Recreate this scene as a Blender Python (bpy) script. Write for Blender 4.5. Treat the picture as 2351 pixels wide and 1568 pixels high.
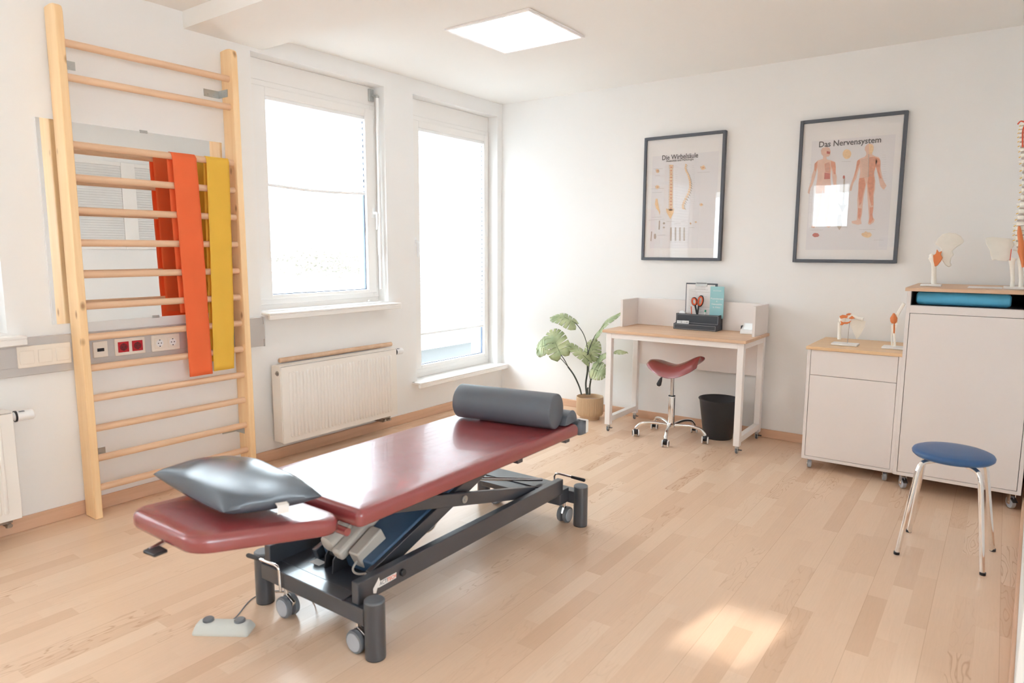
import bpy, bmesh, math, random
from mathutils import Vector, Matrix
random.seed(7)
C = bpy.context.scene.collection
for o in list(bpy.data.objects):
    bpy.data.objects.remove(o)
pi = math.pi
# ------------------------------------------------------------------ camera
F = 1554.4
YAW, PIT, ROL = -0.62727761, 0.13385362, 0.00372427
EYE = Vector((0, 0, 1.334))
def basis():
    fwd = Vector((math.sin(YAW)*math.cos(PIT), math.cos(YAW)*math.cos(PIT), -math.sin(PIT)))
    r0 = Vector((math.cos(YAW), -math.sin(YAW), 0)); u0 = r0.cross(fwd)
    r = math.cos(ROL)*r0 + math.sin(ROL)*u0
    u = -math.sin(ROL)*r0 + math.cos(ROL)*u0
    return r, u, fwd
RR, UU, WW = basis()
cam = bpy.data.cameras.new('camera'); camo = bpy.data.objects.new('camera', cam); C.objects.link(camo)
cam.sensor_width = 36; cam.lens = F/2351*36; cam.clip_start = 0.02
m = Matrix((RR, UU, -WW)).transposed().to_4x4(); m.translation = EYE
camo.matrix_world = m
cam.dof.use_dof = True; cam.dof.focus_distance = 4.6; cam.dof.aperture_fstop = 3.2
bpy.context.scene.camera = camo
def ray(px, py):
    return RR*((px-1175.5)/F) - UU*((py-784)/F) + WW
def on_y(px, py, y):
    d = ray(px, py); return EYE + d*(y/d.y)
def on_x(px, py, x):
    d = ray(px, py); return EYE + d*(x/d.x)
# ------------------------------------------------------------------ world, sun, exposure
sc = bpy.context.scene
w = bpy.data.worlds.new('world'); sc.world = w; w.use_nodes = True
bg = w.node_tree.nodes['Background']
bg.inputs[0].default_value = (0.80, 0.91, 1.0, 1); bg.inputs[1].default_value = 10.0
SUN_DIR = Vector((0.168, 0.941, -0.28)).normalized()
sl = bpy.data.lights.new('sun', 'SUN'); sl.energy = 44; sl.angle = 0.009; sl.color = (1, 0.95, 0.86)
so = bpy.data.objects.new('sun', sl); C.objects.link(so); so.location = (-2, -6, 4)
so.rotation_euler = SUN_DIR.to_track_quat('-Z', 'Y').to_euler()
sc.view_settings.view_transform = 'Standard'; sc.view_settings.look = 'None'
sc.view_settings.exposure = 0.66; sc.view_settings.gamma = 1.0
sc.cycles.use_denoising = True
sc.cycles.max_bounces = 14; sc.cycles.diffuse_bounces = 8; sc.cycles.glossy_bounces = 6
sc.cycles.transmission_bounces = 8; sc.cycles.transparent_max_bounces = 12
sc.cycles.caustics_reflective = True; sc.cycles.caustics_refractive = False
sc.cycles.sample_clamp_indirect = 6.0; sc.cycles.blur_glossy = 0.6

# ------------------------------------------------------------------ materials
def srgb(r, g, b):
    f = lambda c: (c/255/12.92) if c/255 <= 0.04045 else ((c/255+0.055)/1.055)**2.4
    return (f(r), f(g), f(b), 1)
def newmat(name):
    m = bpy.data.materials.new(name); m.use_nodes = True
    return m, m.node_tree.nodes, m.node_tree.links, m.node_tree.nodes['Principled BSDF']
def N(nodes, t, **kw):
    n = nodes.new(t)
    for k, v in kw.items(): setattr(n, k, v)
    return n
def mat(name, col, rough=0.5, metal=0.0, var=0.03, scale=6.0, bump=0.0, bscale=200.0, spec=0.5, coat=0.0):
    """plain surface with a slight procedural variation of its own colour and an optional fine bump"""
    m, nd, lk, b = newmat(name)
    tc = N(nd, 'ShaderNodeTexCoord'); no = N(nd, 'ShaderNodeTexNoise'); no.inputs['Scale'].default_value = scale
    lk.new(tc.outputs['Object'], no.inputs['Vector'])
    mx = N(nd, 'ShaderNodeMix', data_type='RGBA')
    mx.inputs['A'].default_value = tuple(c*(1-var) for c in col[:3])+(1,)
    mx.inputs['B'].default_value = tuple(min(1, c*(1+var)) for c in col[:3])+(1,)
    lk.new(no.outputs['Fac'], mx.inputs['Factor']); lk.new(mx.outputs['Result'], b.inputs['Base Color'])
    b.inputs['Roughness'].default_value = rough; b.inputs['Metallic'].default_value = metal
    b.inputs['Specular IOR Level'].default_value = spec; b.inputs['Coat Weight'].default_value = coat
    if bump:
        n2 = N(nd, 'ShaderNodeTexNoise'); n2.inputs['Scale'].default_value = bscale
        lk.new(tc.outputs['Object'], n2.inputs['Vector'])
        bp = N(nd, 'ShaderNodeBump'); bp.inputs['Strength'].default_value = bump; bp.inputs['Distance'].default_value = 0.002
        lk.new(n2.outputs['Fac'], bp.inputs['Height']); lk.new(bp.outputs['Normal'], b.inputs['Normal'])
    return m
def wood(name, c1, c2, axis='Z', rough=0.5, knots=0.0, scale=1.0, spec=0.4):
    """grain stretched along one axis, with optional dark knots"""
    m, nd, lk, b = newmat(name)
    tc = N(nd, 'ShaderNodeTexCoord'); mp = N(nd, 'ShaderNodeMapping')
    s = [28*scale]*3; s['XYZ'.index(axis)] = 1.6*scale
    mp.inputs['Scale'].default_value = s
    lk.new(tc.outputs['Object'], mp.inputs['Vector'])
    no = N(nd, 'ShaderNodeTexNoise'); no.inputs['Scale'].default_value = 1.0; no.inputs['Detail'].default_value = 5
    no.inputs['Distortion'].default_value = 0.6
    lk.new(mp.outputs['Vector'], no.inputs['Vector'])
    cr = N(nd, 'ShaderNodeValToRGB'); cr.color_ramp.elements[0].position = 0.3; cr.color_ramp.elements[1].position = 0.7
    cr.color_ramp.elements[0].color = c1; cr.color_ramp.elements[1].color = c2
    lk.new(no.outputs['Fac'], cr.inputs['Fac']); out = cr.outputs['Color']
    if knots:
        m2 = N(nd, 'ShaderNodeMapping'); s2 = [9.0]*3; s2['XYZ'.index(axis)] = 5.0; m2.inputs['Scale'].default_value = s2
        lk.new(tc.outputs['Object'], m2.inputs['Vector'])
        vo = N(nd, 'ShaderNodeTexVoronoi'); vo.inputs['Scale'].default_value = 1.0; lk.new(m2.outputs['Vector'], vo.inputs['Vector'])
        mr = N(nd, 'ShaderNodeMapRange'); mr.inputs['From Min'].default_value = 0.04; mr.inputs['From Max'].default_value = 0.13
        mr.inputs['To Min'].default_value = knots; mr.inputs['To Max'].default_value = 0
        lk.new(vo.outputs['Distance'], mr.inputs['Value'])
        mx = N(nd, 'ShaderNodeMix', data_type='RGBA'); mx.inputs['B'].default_value = srgb(150, 95, 55)
        lk.new(mr.outputs['Result'], mx.inputs['Factor']); lk.new(out, mx.inputs['A']); out = mx.outputs['Result']
    lk.new(out, b.inputs['Base Color']); b.inputs['Roughness'].default_value = rough
    b.inputs['Specular IOR Level'].default_value = spec
    return m
def floor_mat():
    m, nd, lk, b = newmat('strip_parquet')
    tc = N(nd, 'ShaderNodeTexCoord'); sp = N(nd, 'ShaderNodeSeparateXYZ'); lk.new(tc.outputs['Object'], sp.inputs[0])
    def mth(op, a, bb=None, c=None):
        n = N(nd, 'ShaderNodeMath', operation=op)
        for i, v in enumerate((a, bb, c)):
            if v is None: continue
            if isinstance(v, (int, float)): n.inputs[i].default_value = v
            else: lk.new(v, n.inputs[i])
        return n.outputs[0]
    W, L = 0.0705, 0.46
    col = mth('FLOOR', mth('DIVIDE', sp.outputs['X'], W))
    wn = N(nd, 'ShaderNodeTexWhiteNoise', noise_dimensions='1D'); lk.new(col, wn.inputs['W'])
    yy = mth('ADD', sp.outputs['Y'], mth('MULTIPLY', wn.outputs['Value'], 3.1))
    cell = mth('FLOOR', mth('DIVIDE', yy, L))
    cb = N(nd, 'ShaderNodeCombineXYZ'); lk.new(col, cb.inputs[0]); lk.new(cell, cb.inputs[1])
    w2 = N(nd, 'ShaderNodeTexWhiteNoise', noise_dimensions='2D'); lk.new(cb.outputs[0], w2.inputs['Vector'])
    # per block tone
    cr = N(nd, 'ShaderNodeValToRGB'); e = cr.color_ramp.elements
    e[0].position = 0; e[0].color = srgb(214, 180, 152); e[1].position = 1; e[1].color = srgb(229, 201, 175)
    x = cr.color_ramp.elements.new(0.2); x.color = srgb(222, 190, 163)
    x = cr.color_ramp.elements.new(0.75); x.color = srgb(226, 195, 168)
    lk.new(w2.outputs['Value'], cr.inputs['Fac'])
    # grain: cathedral figure distorted per block
    mp = N(nd, 'ShaderNodeCombineXYZ')
    lk.new(mth('MULTIPLY', sp.outputs['X'], 1.0), mp.inputs[0]); lk.new(mth('MULTIPLY', yy, 0.16), mp.inputs[1])
    lk.new(mth('MULTIPLY', w2.outputs['Value'], 37.0), mp.inputs[2])
    no = N(nd, 'ShaderNodeTexNoise'); no.inputs['Scale'].default_value = 14; no.inputs['Detail'].default_value = 2.0
    lk.new(mp.outputs[0], no.inputs['Vector'])
    ring = mth('PINGPONG', mth('MULTIPLY', no.outputs['Fac'], 12.0), 0.5)
    w3 = N(nd, 'ShaderNodeTexWhiteNoise', noise_dimensions='2D')
    ad = N(nd, 'ShaderNodeVectorMath', operation='ADD'); ad.inputs[1].default_value = (3.7, 9.1, 0); lk.new(cb.outputs[0], ad.inputs[0])
    lk.new(ad.outputs[0], w3.inputs['Vector'])
    amt = mth('MULTIPLY', mth('POWER', w3.outputs['Value'], 12.0), 0.6)
    line = N(nd, 'ShaderNodeMapRange'); line.inputs['From Min'].default_value = 0.0; line.inputs['From Max'].default_value = 0.13
    line.inputs['To Min'].default_value = 1; line.inputs['To Max'].default_value = 0; lk.new(ring, line.inputs['Value'])
    mx = N(nd, 'ShaderNodeMix', data_type='RGBA'); lk.new(cr.outputs['Color'], mx.inputs['A'])
    mx.inputs['B'].default_value = srgb(168, 124, 92)
    lk.new(mth('MULTIPLY', line.outputs['Result'], mth('ADD', amt, 0.025)), mx.inputs['Factor'])
    # fine pores
    n3 = N(nd, 'ShaderNodeTexNoise'); n3.inputs['Scale'].default_value = 1; n3.inputs['Detail'].default_value = 4
    m3 = N(nd, 'ShaderNodeMapping'); m3.inputs['Scale'].default_value = (160, 7, 1); lk.new(tc.outputs['Object'], m3.inputs['Vector'])
    lk.new(m3.outputs[0], n3.inputs['Vector'])
    hs = N(nd, 'ShaderNodeHueSaturation'); lk.new(mx.outputs['Result'], hs.inputs['Color'])
    lk.new(mth('ADD', 0.95, mth('MULTIPLY', n3.outputs['Fac'], 0.1)), hs.inputs['Value'])
    # joints
    def joint(v, wd):
        fr = mth('FRACT', v); d = mth('MINIMUM', fr, mth('SUBTRACT', 1.0, fr))
        return mth('LESS_THAN', d, wd)
    board = joint(mth('DIVIDE', sp.outputs['X'], W*3), 0.004)
    m4 = N(nd, 'ShaderNodeMix', data_type='RGBA'); lk.new(hs.outputs['Color'], m4.inputs['A']); m4.inputs['B'].default_value = srgb(170, 130, 100)
    lk.new(mth('MULTIPLY', board, 0.45), m4.inputs['Factor'])
    lk.new(m4.outputs['Result'], b.inputs['Base Color'])
    b.inputs['Roughness'].default_value = 0.27; b.inputs['Specular IOR Level'].default_value = 0.5
    return m
def glass_mat(name, tint=(1, 1, 1, 1), refl=1.0):
    m = bpy.data.materials.new(name); m.use_nodes = True; nd = m.node_tree.nodes; lk = m.node_tree.links; nd.clear()
    out = N(nd, 'ShaderNodeOutputMaterial'); mx = N(nd, 'ShaderNodeMixShader'); tr = N(nd, 'ShaderNodeBsdfTransparent'); gl = N(nd, 'ShaderNodeBsdfGlossy')
    fr = N(nd, 'ShaderNodeFresnel'); fr.inputs['IOR'].default_value = 1.5
    gl.inputs['Roughness'].default_value = 0.0; tr.inputs['Color'].default_value = tint
    mu = N(nd, 'ShaderNodeMath', operation='MULTIPLY'); mu.inputs[1].default_value = refl
    ge = N(nd, 'ShaderNodeNewGeometry'); iv = N(nd, 'ShaderNodeMath', operation='SUBTRACT'); iv.inputs[0].default_value = 1.0
    lk.new(ge.outputs['Backfacing'], iv.inputs[1]); m2 = N(nd, 'ShaderNodeMath', operation='MULTIPLY')
    lk.new(fr.outputs[0], mu.inputs[0]); lk.new(mu.outputs[0], m2.inputs[0]); lk.new(iv.outputs[0], m2.inputs[1]); lk.new(m2.outputs[0], mx.inputs[0])
    lk.new(tr.outputs[0], mx.inputs[1]); lk.new(gl.outputs[0], mx.inputs[2]); lk.new(mx.outputs[0], out.inputs[0])
    return m
def cloth_trans(name, col, tr_amt, rough=0.9):
    m = bpy.data.materials.new(name); m.use_nodes = True; nd = m.node_tree.nodes; lk = m.node_tree.links; nd.clear()
    out = N(nd, 'ShaderNodeOutputMaterial'); mx = N(nd, 'ShaderNodeMixShader'); tr = N(nd, 'ShaderNodeBsdfTranslucent'); df = N(nd, 'ShaderNodeBsdfDiffuse')
    no = N(nd, 'ShaderNodeTexNoise'); no.inputs['Scale'].default_value = 12; c = N(nd, 'ShaderNodeMix', data_type='RGBA')
    tc = N(nd, 'ShaderNodeTexCoord'); lk.new(tc.outputs['Object'], no.inputs['Vector'])
    c.inputs['A'].default_value = tuple(v*0.95 for v in col[:3])+(1,); c.inputs['B'].default_value = col
    lk.new(no.outputs['Fac'], c.inputs['Factor'])
    lk.new(c.outputs['Result'], tr.inputs['Color']); lk.new(c.outputs['Result'], df.inputs['Color'])
    mx.inputs[0].default_value = tr_amt
    lk.new(df.outputs[0], mx.inputs[1]); lk.new(tr.outputs[0], mx.inputs[2]); lk.new(mx.outputs[0], out.inputs[0])
    return m
def emit_mat(name, col, s):
    m, nd, lk, b = newmat(name)
    b.inputs['Base Color'].default_value = col; b.inputs['Emission Color'].default_value = col; b.inputs['Emission Strength'].default_value = s
    return m

M = {}
M['wall'] = mat('painted_wall', srgb(240, 239, 238), 0.85, var=0.01, scale=2, bump=0.08, bscale=260)
M['ceiling'] = mat('ceiling_paint', srgb(241, 239, 236), 0.9, var=0.01, scale=2)
M['floor'] = floor_mat()
M['skirt'] = wood('skirting_oak', srgb(209, 168, 138), srgb(223, 184, 156), 'Y', 0.45)
M['skirt_x'] = wood('skirting_oak_back', srgb(209, 168, 138), srgb(223, 184, 156), 'X', 0.45)
M['pvc'] = mat('white_window_plastic', srgb(240, 237, 234), 0.35, var=0.01)
M['gasket'] = mat('grey_gasket', srgb(95, 105, 125), 0.6)
M['glass'] = glass_mat('window_glass', (0.97, 0.985, 0.98, 1))
M['dim_glass'] = glass_mat('sun_dimming_glass', (0.34, 0.34, 0.34, 1))  # tint added only to weaken the sun patch on the floor
M['pglass'] = glass_mat('picture_glass', refl=1.6)
M['blind'] = cloth_trans('pleated_blind', (0.9, 0.9, 0.9, 1), 0.42)
M['pine'] = wood('knotty_pine', srgb(240, 200, 150), srgb(250, 217, 172), 'Z', 0.5, knots=0.75)
M['pine_rung'] = wood('beech_rung', srgb(222, 183, 150), srgb(236, 201, 168), 'Y', 0.5)
M['zinc'] = mat('zinc_plate', srgb(190, 192, 190), 0.35, 0.9, var=0.08, scale=60)
M['chrome'] = mat('chrome', (0.85, 0.84, 0.83, 1), 0.08, 1.0, var=0.01)
M['mirror'] = mat('mirror_silver', (0.97, 0.975, 0.965, 1), 0.003, 1.0, var=0.0)
M['orange'] = cloth_trans('orange_latex', srgb(255, 134, 88), 0.3)
M['yellow'] = cloth_trans('yellow_latex', srgb(252, 212, 96), 0.3)
M['duct'] = mat('anodised_aluminium', srgb(202, 198, 196), 0.4, 0.35, var=0.02)
M['plastic'] = mat('cream_plastic', srgb(238, 228, 216), 0.35, var=0.01)
M['wplastic'] = mat('white_plastic', srgb(240, 240, 240), 0.3, var=0.01)
M['redp'] = mat('red_plastic', srgb(190, 30, 42), 0.3)
M['darkred'] = mat('dark_red_plastic', srgb(120, 20, 30), 0.4)
M['black'] = mat('black_plastic', srgb(38, 38, 42), 0.45)
M['rad'] = mat('radiator_enamel', srgb(241, 236, 230), 0.35, var=0.01)
M['brass'] = mat('nickel_fitting', srgb(170, 160, 150), 0.3, 0.9)
M['vinyl'] = mat('wine_red_vinyl', srgb(142, 63, 65), 0.27, var=0.05, scale=9, bump=0.12, bscale=420, spec=0.9, coat=0.3)
M['grey_vinyl'] = mat('slate_grey_vinyl', srgb(92, 97, 105), 0.42, var=0.04, bump=0.12, bscale=500)
M['pillow_v'] = mat('grey_pillow_vinyl', srgb(86, 93, 102), 0.27, var=0.05, bump=0.15, bscale=300)
M['anthra'] = mat('anthracite_powder_coat', srgb(57, 61, 68), 0.30, var=0.05, bump=0.03, spec=0.9, coat=0.2)
M['bluearm'] = mat('blue_grey_steel', srgb(66, 94, 122), 0.3, var=0.14, scale=20)
M['beige'] = mat('beige_motor_plastic', srgb(196, 188, 178), 0.4)
M['pedal'] = mat('pedal_light_grey', srgb(205, 206, 200), 0.4)
M['greyp'] = mat('mid_grey_plastic', srgb(112, 116, 122), 0.4)
M['wheelcap'] = mat('pale_grey_hub', srgb(172, 176, 184), 0.35)
M['label'] = mat('white_fabric_label', srgb(232, 228, 224), 0.8)
M['ink'] = mat('dark_print', srgb(92, 89, 90), 0.8)
M['paleink'] = mat('pale_grey_print', srgb(186, 180, 178), 0.8)
M['paper'] = mat('paper', srgb(236, 233, 232), 0.8, var=0.01)
M['print_paper'] = mat('print_paper', srgb(228, 225, 227), 0.8, var=0.01)
M['frame'] = mat('slate_frame', srgb(84, 88, 96), 0.5, var=0.06)
M['whitemetal'] = mat('white_powder_coat', srgb(244, 240, 238), 0.35, var=0.01)
M['white_board'] = mat('white_melamine', srgb(236, 229, 226), 0.4, var=0.01)
M['oak'] = wood('oak_laminate', srgb(208, 170, 138), srgb(224, 190, 160), 'X', 0.45, scale=0.6)
M['beech'] = wood('beech_laminate', srgb(222, 184, 142), srgb(233, 199, 158), 'X', 0.4, scale=0.6)
M['darkin'] = mat('gap_shade', srgb(52, 52, 58), 0.7)  # shade put into the colour, for cabinet gaps and the niche
M['leather'] = mat('black_leatherette', srgb(58, 62, 70), 0.5, bump=0.1)
M['stitch'] = mat('white_stitch', srgb(200, 200, 200), 0.8)
M['teal'] = mat('teal_print', srgb(150, 198, 203), 0.5)
M['orangep'] = mat('orange_rubber', srgb(225, 96, 52), 0.5)
M['steel'] = mat('steel', srgb(205, 205, 208), 0.2, 1.0)
M['screen'] = emit_mat('lit_screen', (0.85, 0.9, 0.92, 1), 0.1)
M['bin'] = mat('black_bin_plastic', srgb(46, 48, 52), 0.42, bump=0.05)
M['pot'] = mat('tan_ceramic', srgb(196, 166, 132), 0.4, var=0.05)
M['stem'] = mat('plant_stem', srgb(72, 76, 68), 0.7, var=0.2, scale=40)
M['leafstalk'] = mat('leaf_stalk', srgb(104, 118, 84), 0.6)
M['soil'] = mat('plant_foam', srgb(190, 160, 140), 0.9)
M['mat_blue'] = mat('blue_foam', srgb(98, 190, 230), 0.7, var=0.06, scale=30, bump=0.2)
M['bluevinyl'] = mat('blue_vinyl', srgb(52, 92, 140), 0.38, bump=0.08)
M['bone'] = mat('bone_cast', srgb(246, 242, 233), 0.5, var=0.04, scale=30)
M['ligament'] = mat('orange_ligament', srgb(222, 128, 72), 0.5)
M['nerve'] = mat('yellow_nerve', srgb(240, 190, 60), 0.5)
M['artery'] = mat('red_artery', srgb(214, 80, 50), 0.5)
M['skin'] = mat('print_skin', srgb(222, 186, 168), 0.8, var=0.12, scale=40)
M['muscle'] = mat('print_muscle', srgb(212, 148, 122), 0.8, var=0.25, scale=60)
M['printred'] = mat('print_red', srgb(190, 110, 100), 0.8, var=0.2, scale=60)
M['printorange'] = mat('print_orange', srgb(230, 196, 156), 0.8, var=0.2, scale=80)
M['printgrey'] = mat('print_bone_grey', srgb(182, 168, 158), 0.8, var=0.2, scale=90)
M['slat'] = mat('grey_slats', srgb(230, 228, 226), 0.6)
M['lamp'] = emit_mat('lit_diffuser', (0.95, 0.97, 1, 1), 3.2)
M['terrace'] = mat('grey_terrace_slabs', srgb(50, 49, 48), 0.8, var=0.1)
M['render_w'] = mat('white_render', srgb(225, 222, 218), 0.9)
M['bark'] = mat('tree_bark', srgb(86, 78, 72), 0.9)
M['treeleaf'] = mat('tree_leaf', srgb(80, 76, 68), 0.9)
def leaf_mat():
    m, nd, lk, b = newmat('monstera_leaf')
    tc = N(nd, 'ShaderNodeTexCoord'); no = N(nd, 'ShaderNodeTexNoise'); no.inputs['Scale'].default_value = 9
    lk.new(tc.outputs['Object'], no.inputs['Vector'])
    cr = N(nd, 'ShaderNodeValToRGB'); cr.color_ramp.elements[0].color = srgb(144, 158, 116); cr.color_ramp.elements[1].color = srgb(190, 200, 156)
    cr.color_ramp.elements[0].position = 0.35; cr.color_ramp.elements[1].position = 0.65
    lk.new(no.outputs['Fac'], cr.inputs['Fac']); lk.new(cr.outputs['Color'], b.inputs['Base Color'])
    b.inputs['Roughness'].default_value = 0.45
    return m
M['leaf'] = leaf_mat()

# ------------------------------------------------------------------ mesh helpers
class MB:
    def __init__(s): s.v = []; s.f = []
    def add(s, vs, fs):
        k = len(s.v); s.v += [Vector(v) for v in vs]; s.f += [tuple(i+k for i in f) for f in fs]; return s
    def box(s, x0, x1, y0, y1, z0, z1):
        x0, x1 = sorted((x0, x1)); y0, y1 = sorted((y0, y1)); z0, z1 = sorted((z0, z1))
        return s.add([(x0,y0,z0),(x1,y0,z0),(x1,y1,z0),(x0,y1,z0),(x0,y0,z1),(x1,y0,z1),(x1,y1,z1),(x0,y1,z1)],
                     [(0,3,2,1),(4,5,6,7),(0,1,5,4),(1,2,6,5),(2,3,7,6),(3,0,4,7)])
    def obox(s, mtx, sx, sy, sz):
        vs = [mtx @ Vector((a*sx/2, b*sy/2, c*sz/2)) for c in (-1,1) for a, b in ((-1,-1),(1,-1),(1,1),(-1,1))]
        return s.add(vs, [(0,3,2,1),(4,5,6,7),(0,1,5,4),(1,2,6,5),(2,3,7,6),(3,0,4,7)])
    def bar(s, p0, p1, w, h, up=(0,0,1)):
        p0 = Vector(p0); p1 = Vector(p1); d = (p1-p0).normalized(); up = Vector(up)
        r = d.cross(up).normalized(); u = r.cross(d)
        vs = [p + r*(a*w/2) + u*(b*h/2) for p in (p0, p1) for a, b in ((-1,-1),(1,-1),(1,1),(-1,1))]
        return s.add(vs, [(0,1,2,3),(7,6,5,4),(0,4,5,1),(1,5,6,2),(2,6,7,3),(3,7,4,0)])
    def tube(s, pts, r, n=12, cap=True):
        pts = [Vector(p) for p in pts]; k = len(s.v); m = len(pts)
        rs = r if isinstance(r, (list, tuple)) else [r]*m
        d0 = (pts[1]-pts[0]).normalized()
        a = d0.orthogonal().normalized()
        for i, p in enumerate(pts):
            d = (pts[min(i+1, m-1)]-pts[max(i-1, 0)]).normalized()
            a = (a - d*a.dot(d)).normalized(); b = d.cross(a)
            for j in range(n):
                t = 2*pi*j/n; s.v.append(p + (a*math.cos(t)+b*math.sin(t))*rs[i])
        for i in range(m-1):
            for j in range(n):
                q = k+i*n+j; q2 = k+i*n+(j+1) % n
                s.f.append((q, q2, q2+n, q+n))
        if cap:
            s.f.append(tuple(k+j for j in reversed(range(n)))); s.f.append(tuple(k+(m-1)*n+j for j in range(n)))
        return s
    def cyl(s, p0, p1, r, r2=None, n=24): return s.tube([p0, p1], [r, r if r2 is None else r2], n)
    def lathe(s, c, prof, n=40, axis='Z', close=False):
        k = len(s.v); c = Vector(c); m = len(prof)
        for r, z in prof:
            for j in range(n):
                t = 2*pi*j/n; a, b = r*math.cos(t), r*math.sin(t)
                s.v.append(c + (Vector((a, b, z)) if axis == 'Z' else Vector((z, a, b)) if axis == 'X' else Vector((b, z, a))))
        for i in range(m-1):
            for j in range(n):
                q = k+i*n+j; q2 = k+i*n+(j+1) % n; s.f.append((q, q2, q2+n, q+n))
        if not close:
            if prof[0][0] > 1e-6: s.f.append(tuple(k+j for j in reversed(range(n))))
            if prof[-1][0] > 1e-6: s.f.append(tuple(k+(m-1)*n+j for j in range(n)))
        return s
    def sphere(s, c, rx, ry=None, rz=None, n=16, mtx=None):
        ry = ry or rx; rz = rz or rx; k = len(s.v); c = Vector(c); h = n//2
        for i in range(h+1):
            a = pi*i/h
            for j in range(n):
                t = 2*pi*j/n; v = Vector((rx*math.sin(a)*math.cos(t), ry*math.sin(a)*math.sin(t), rz*math.cos(a)))
                if mtx: v = mtx @ v
                s.v.append(c+v)
        for i in range(h):
            for j in range(n):
                q = k+i*n+j; q2 = k+i*n+(j+1) % n; s.f.append((q, q+n, q2+n, q2))
        return s
    def prism(s, loop, off):
        """closed polygon extruded by the vector off"""
        k = len(s.v); n = len(loop); off = Vector(off)
        s.v += [Vector(p) for p in loop] + [Vector(p)+off for p in loop]
        s.f.append(tuple(k+i for i in reversed(range(n)))); s.f.append(tuple(k+n+i for i in range(n)))
        for i in range(n):
            j = (i+1) % n; s.f.append((k+i, k+j, k+n+j, k+n+i))
        return s
    def loft(s, loops, cap=True):
        k = len(s.v); n = len(loops[0])
        for L in loops: s.v += [Vector(p) for p in L]
        for i in range(len(loops)-1):
            for j in range(n):
                q = k+i*n+j; q2 = k+i*n+(j+1) % n; s.f.append((q, q2, q2+n, q+n))
        if cap:
            s.f.append(tuple(k+j for j in reversed(range(n)))); s.f.append(tuple(k+(len(loops)-1)*n+j for j in range(n)))
        return s
def mesh_obj(name, mb, m, parent=None, bevel=0.0, smooth=35, subsurf=0, segs=2):
    me = bpy.data.meshes.new(name)
    base = Vector(parent['_o']) if parent is not None and '_o' in parent else (origin(mb) if parent is None else Vector((0,0,0)))
    me.from_pydata([tuple(v-base) for v in mb.v], [], mb.f)
    bm = bmesh.new(); bm.from_mesh(me); bmesh.ops.remove_doubles(bm, verts=bm.verts, dist=1e-6)
    bmesh.ops.recalc_face_normals(bm, faces=bm.faces); bm.to_mesh(me); bm.free()
    if m: me.materials.append(M[m] if isinstance(m, str) else m)
    if smooth:
        me.shade_smooth(); me.set_sharp_from_angle(angle=math.radians(smooth))
    o = bpy.data.objects.new(name, me); C.objects.link(o)
    o['_o'] = tuple(base)
    if parent is not None: o.parent = parent
    else: o.location = base
    if bevel:
        b = o.modifiers.new('edge', 'BEVEL'); b.width = bevel; b.segments = segs; b.limit_method = 'ANGLE'; b.angle_limit = math.radians(40)
        b.harden_normals = False
    if subsurf:
        b = o.modifiers.new('sub', 'SUBSURF'); b.levels = subsurf; b.render_levels = subsurf
    return o
def origin(mb):
    xs = [v.x for v in mb.v]; ys = [v.y for v in mb.v]; zs = [v.z for v in mb.v]
    return Vector(((min(xs)+max(xs))/2, (min(ys)+max(ys))/2, min(zs)))
def tag(o, label, cat=None, group=None, kind=None):
    o['label'] = label
    if cat: o['category'] = cat
    if group: o['group'] = group
    if kind: o['kind'] = kind
    return o
def thing(name, loc, label, cat, group=None, kind=None):
    o = bpy.data.objects.new(name, None); C.objects.link(o); o.location = loc; o['_o'] = tuple(loc); o.empty_display_size = 0.1
    return tag(o, label, cat, group, kind)
def part(t, name, mb, m, **kw): return mesh_obj(name, mb, m, t, **kw)
def single(name, mb, m, label, cat, group=None, kind=None, **kw):
    return tag(mesh_obj(name, mb, m, None, **kw), label, cat, group, kind)
def structure(name, mb, m, label, cat, **kw): return single(name, mb, m, label, cat, None, 'structure', **kw)

# ------------------------------------------------------------------ room shell
XW, YW, ZC = -3.695, 4.936, 2.60
YR, XE = -2.6, 2.6            # rear wall behind the camera, far side of the room behind the right wall
XO = -4.0                     # outer face of the window wall
structure('floor', MB().box(XW, XE, YR, YW, -0.1, 0.0), 'floor', 'pale oak strip parquet floor of the treatment room', 'floor', smooth=0)
structure('ceiling', MB().box(XO, XE, YR-0.3, YW+0.2, ZC, ZC+0.2), 'ceiling', 'white plastered ceiling above the treatment room', 'ceiling', smooth=0)
structure('trim_1', MB().box(XW, XE, 2.066, 2.549, 2.512, ZC), 'ceiling', 'shallow white beam crossing the ceiling above the wall bars', 'ceiling beam', smooth=0)
W1 = (2.465, 3.53, 0.955, 2.49); W2 = (3.82, 4.868, 0.305, 2.49); W0 = (0.07, 1.14, 0.945, 2.49); WB = (-1.75, -0.6, 0.945, 2.49)
def wall_x(name, x0, x1, ya, yb, zt, holes, m, label):
    mb = MB(); y = ya
    for (a, b, z0, z1) in sorted(holes):
        mb.box(x0, x1, y, a, 0, zt); mb.box(x0, x1, a, b, 0, z0); mb.box(x0, x1, a, b, z1, zt); y = b
    mb.box(x0, x1, y, yb, 0, zt)
    return structure(name, mb, m, label, 'wall', smooth=0)
wall_x('wall_left', XO, XW, YR, YW, ZC, [W1, W2, W0, WB], 'wall', 'white window wall on the left with deep window recesses')
structure('wall_back', MB().box(XO, 0.45, YW, YW+0.2, 0, ZC), 'wall', 'plain white back wall with the two framed charts', 'wall', smooth=0)
def xr(y): return 0.123+0.031*(y-2.5)
mb = MB(); mb.prism([(xr(2.2), 2.2, 0), (xr(YW), YW, 0), (0.45, YW, 0), (0.45, 2.2, 0)], (0, 0, ZC))
structure('wall_right', mb, 'wall', 'white wall along the right edge beside the tall cabinet', 'wall', smooth=0)
mb = MB(); mb.box(0.45, XE, 2.2, 2.4, 0, ZC)
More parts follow.
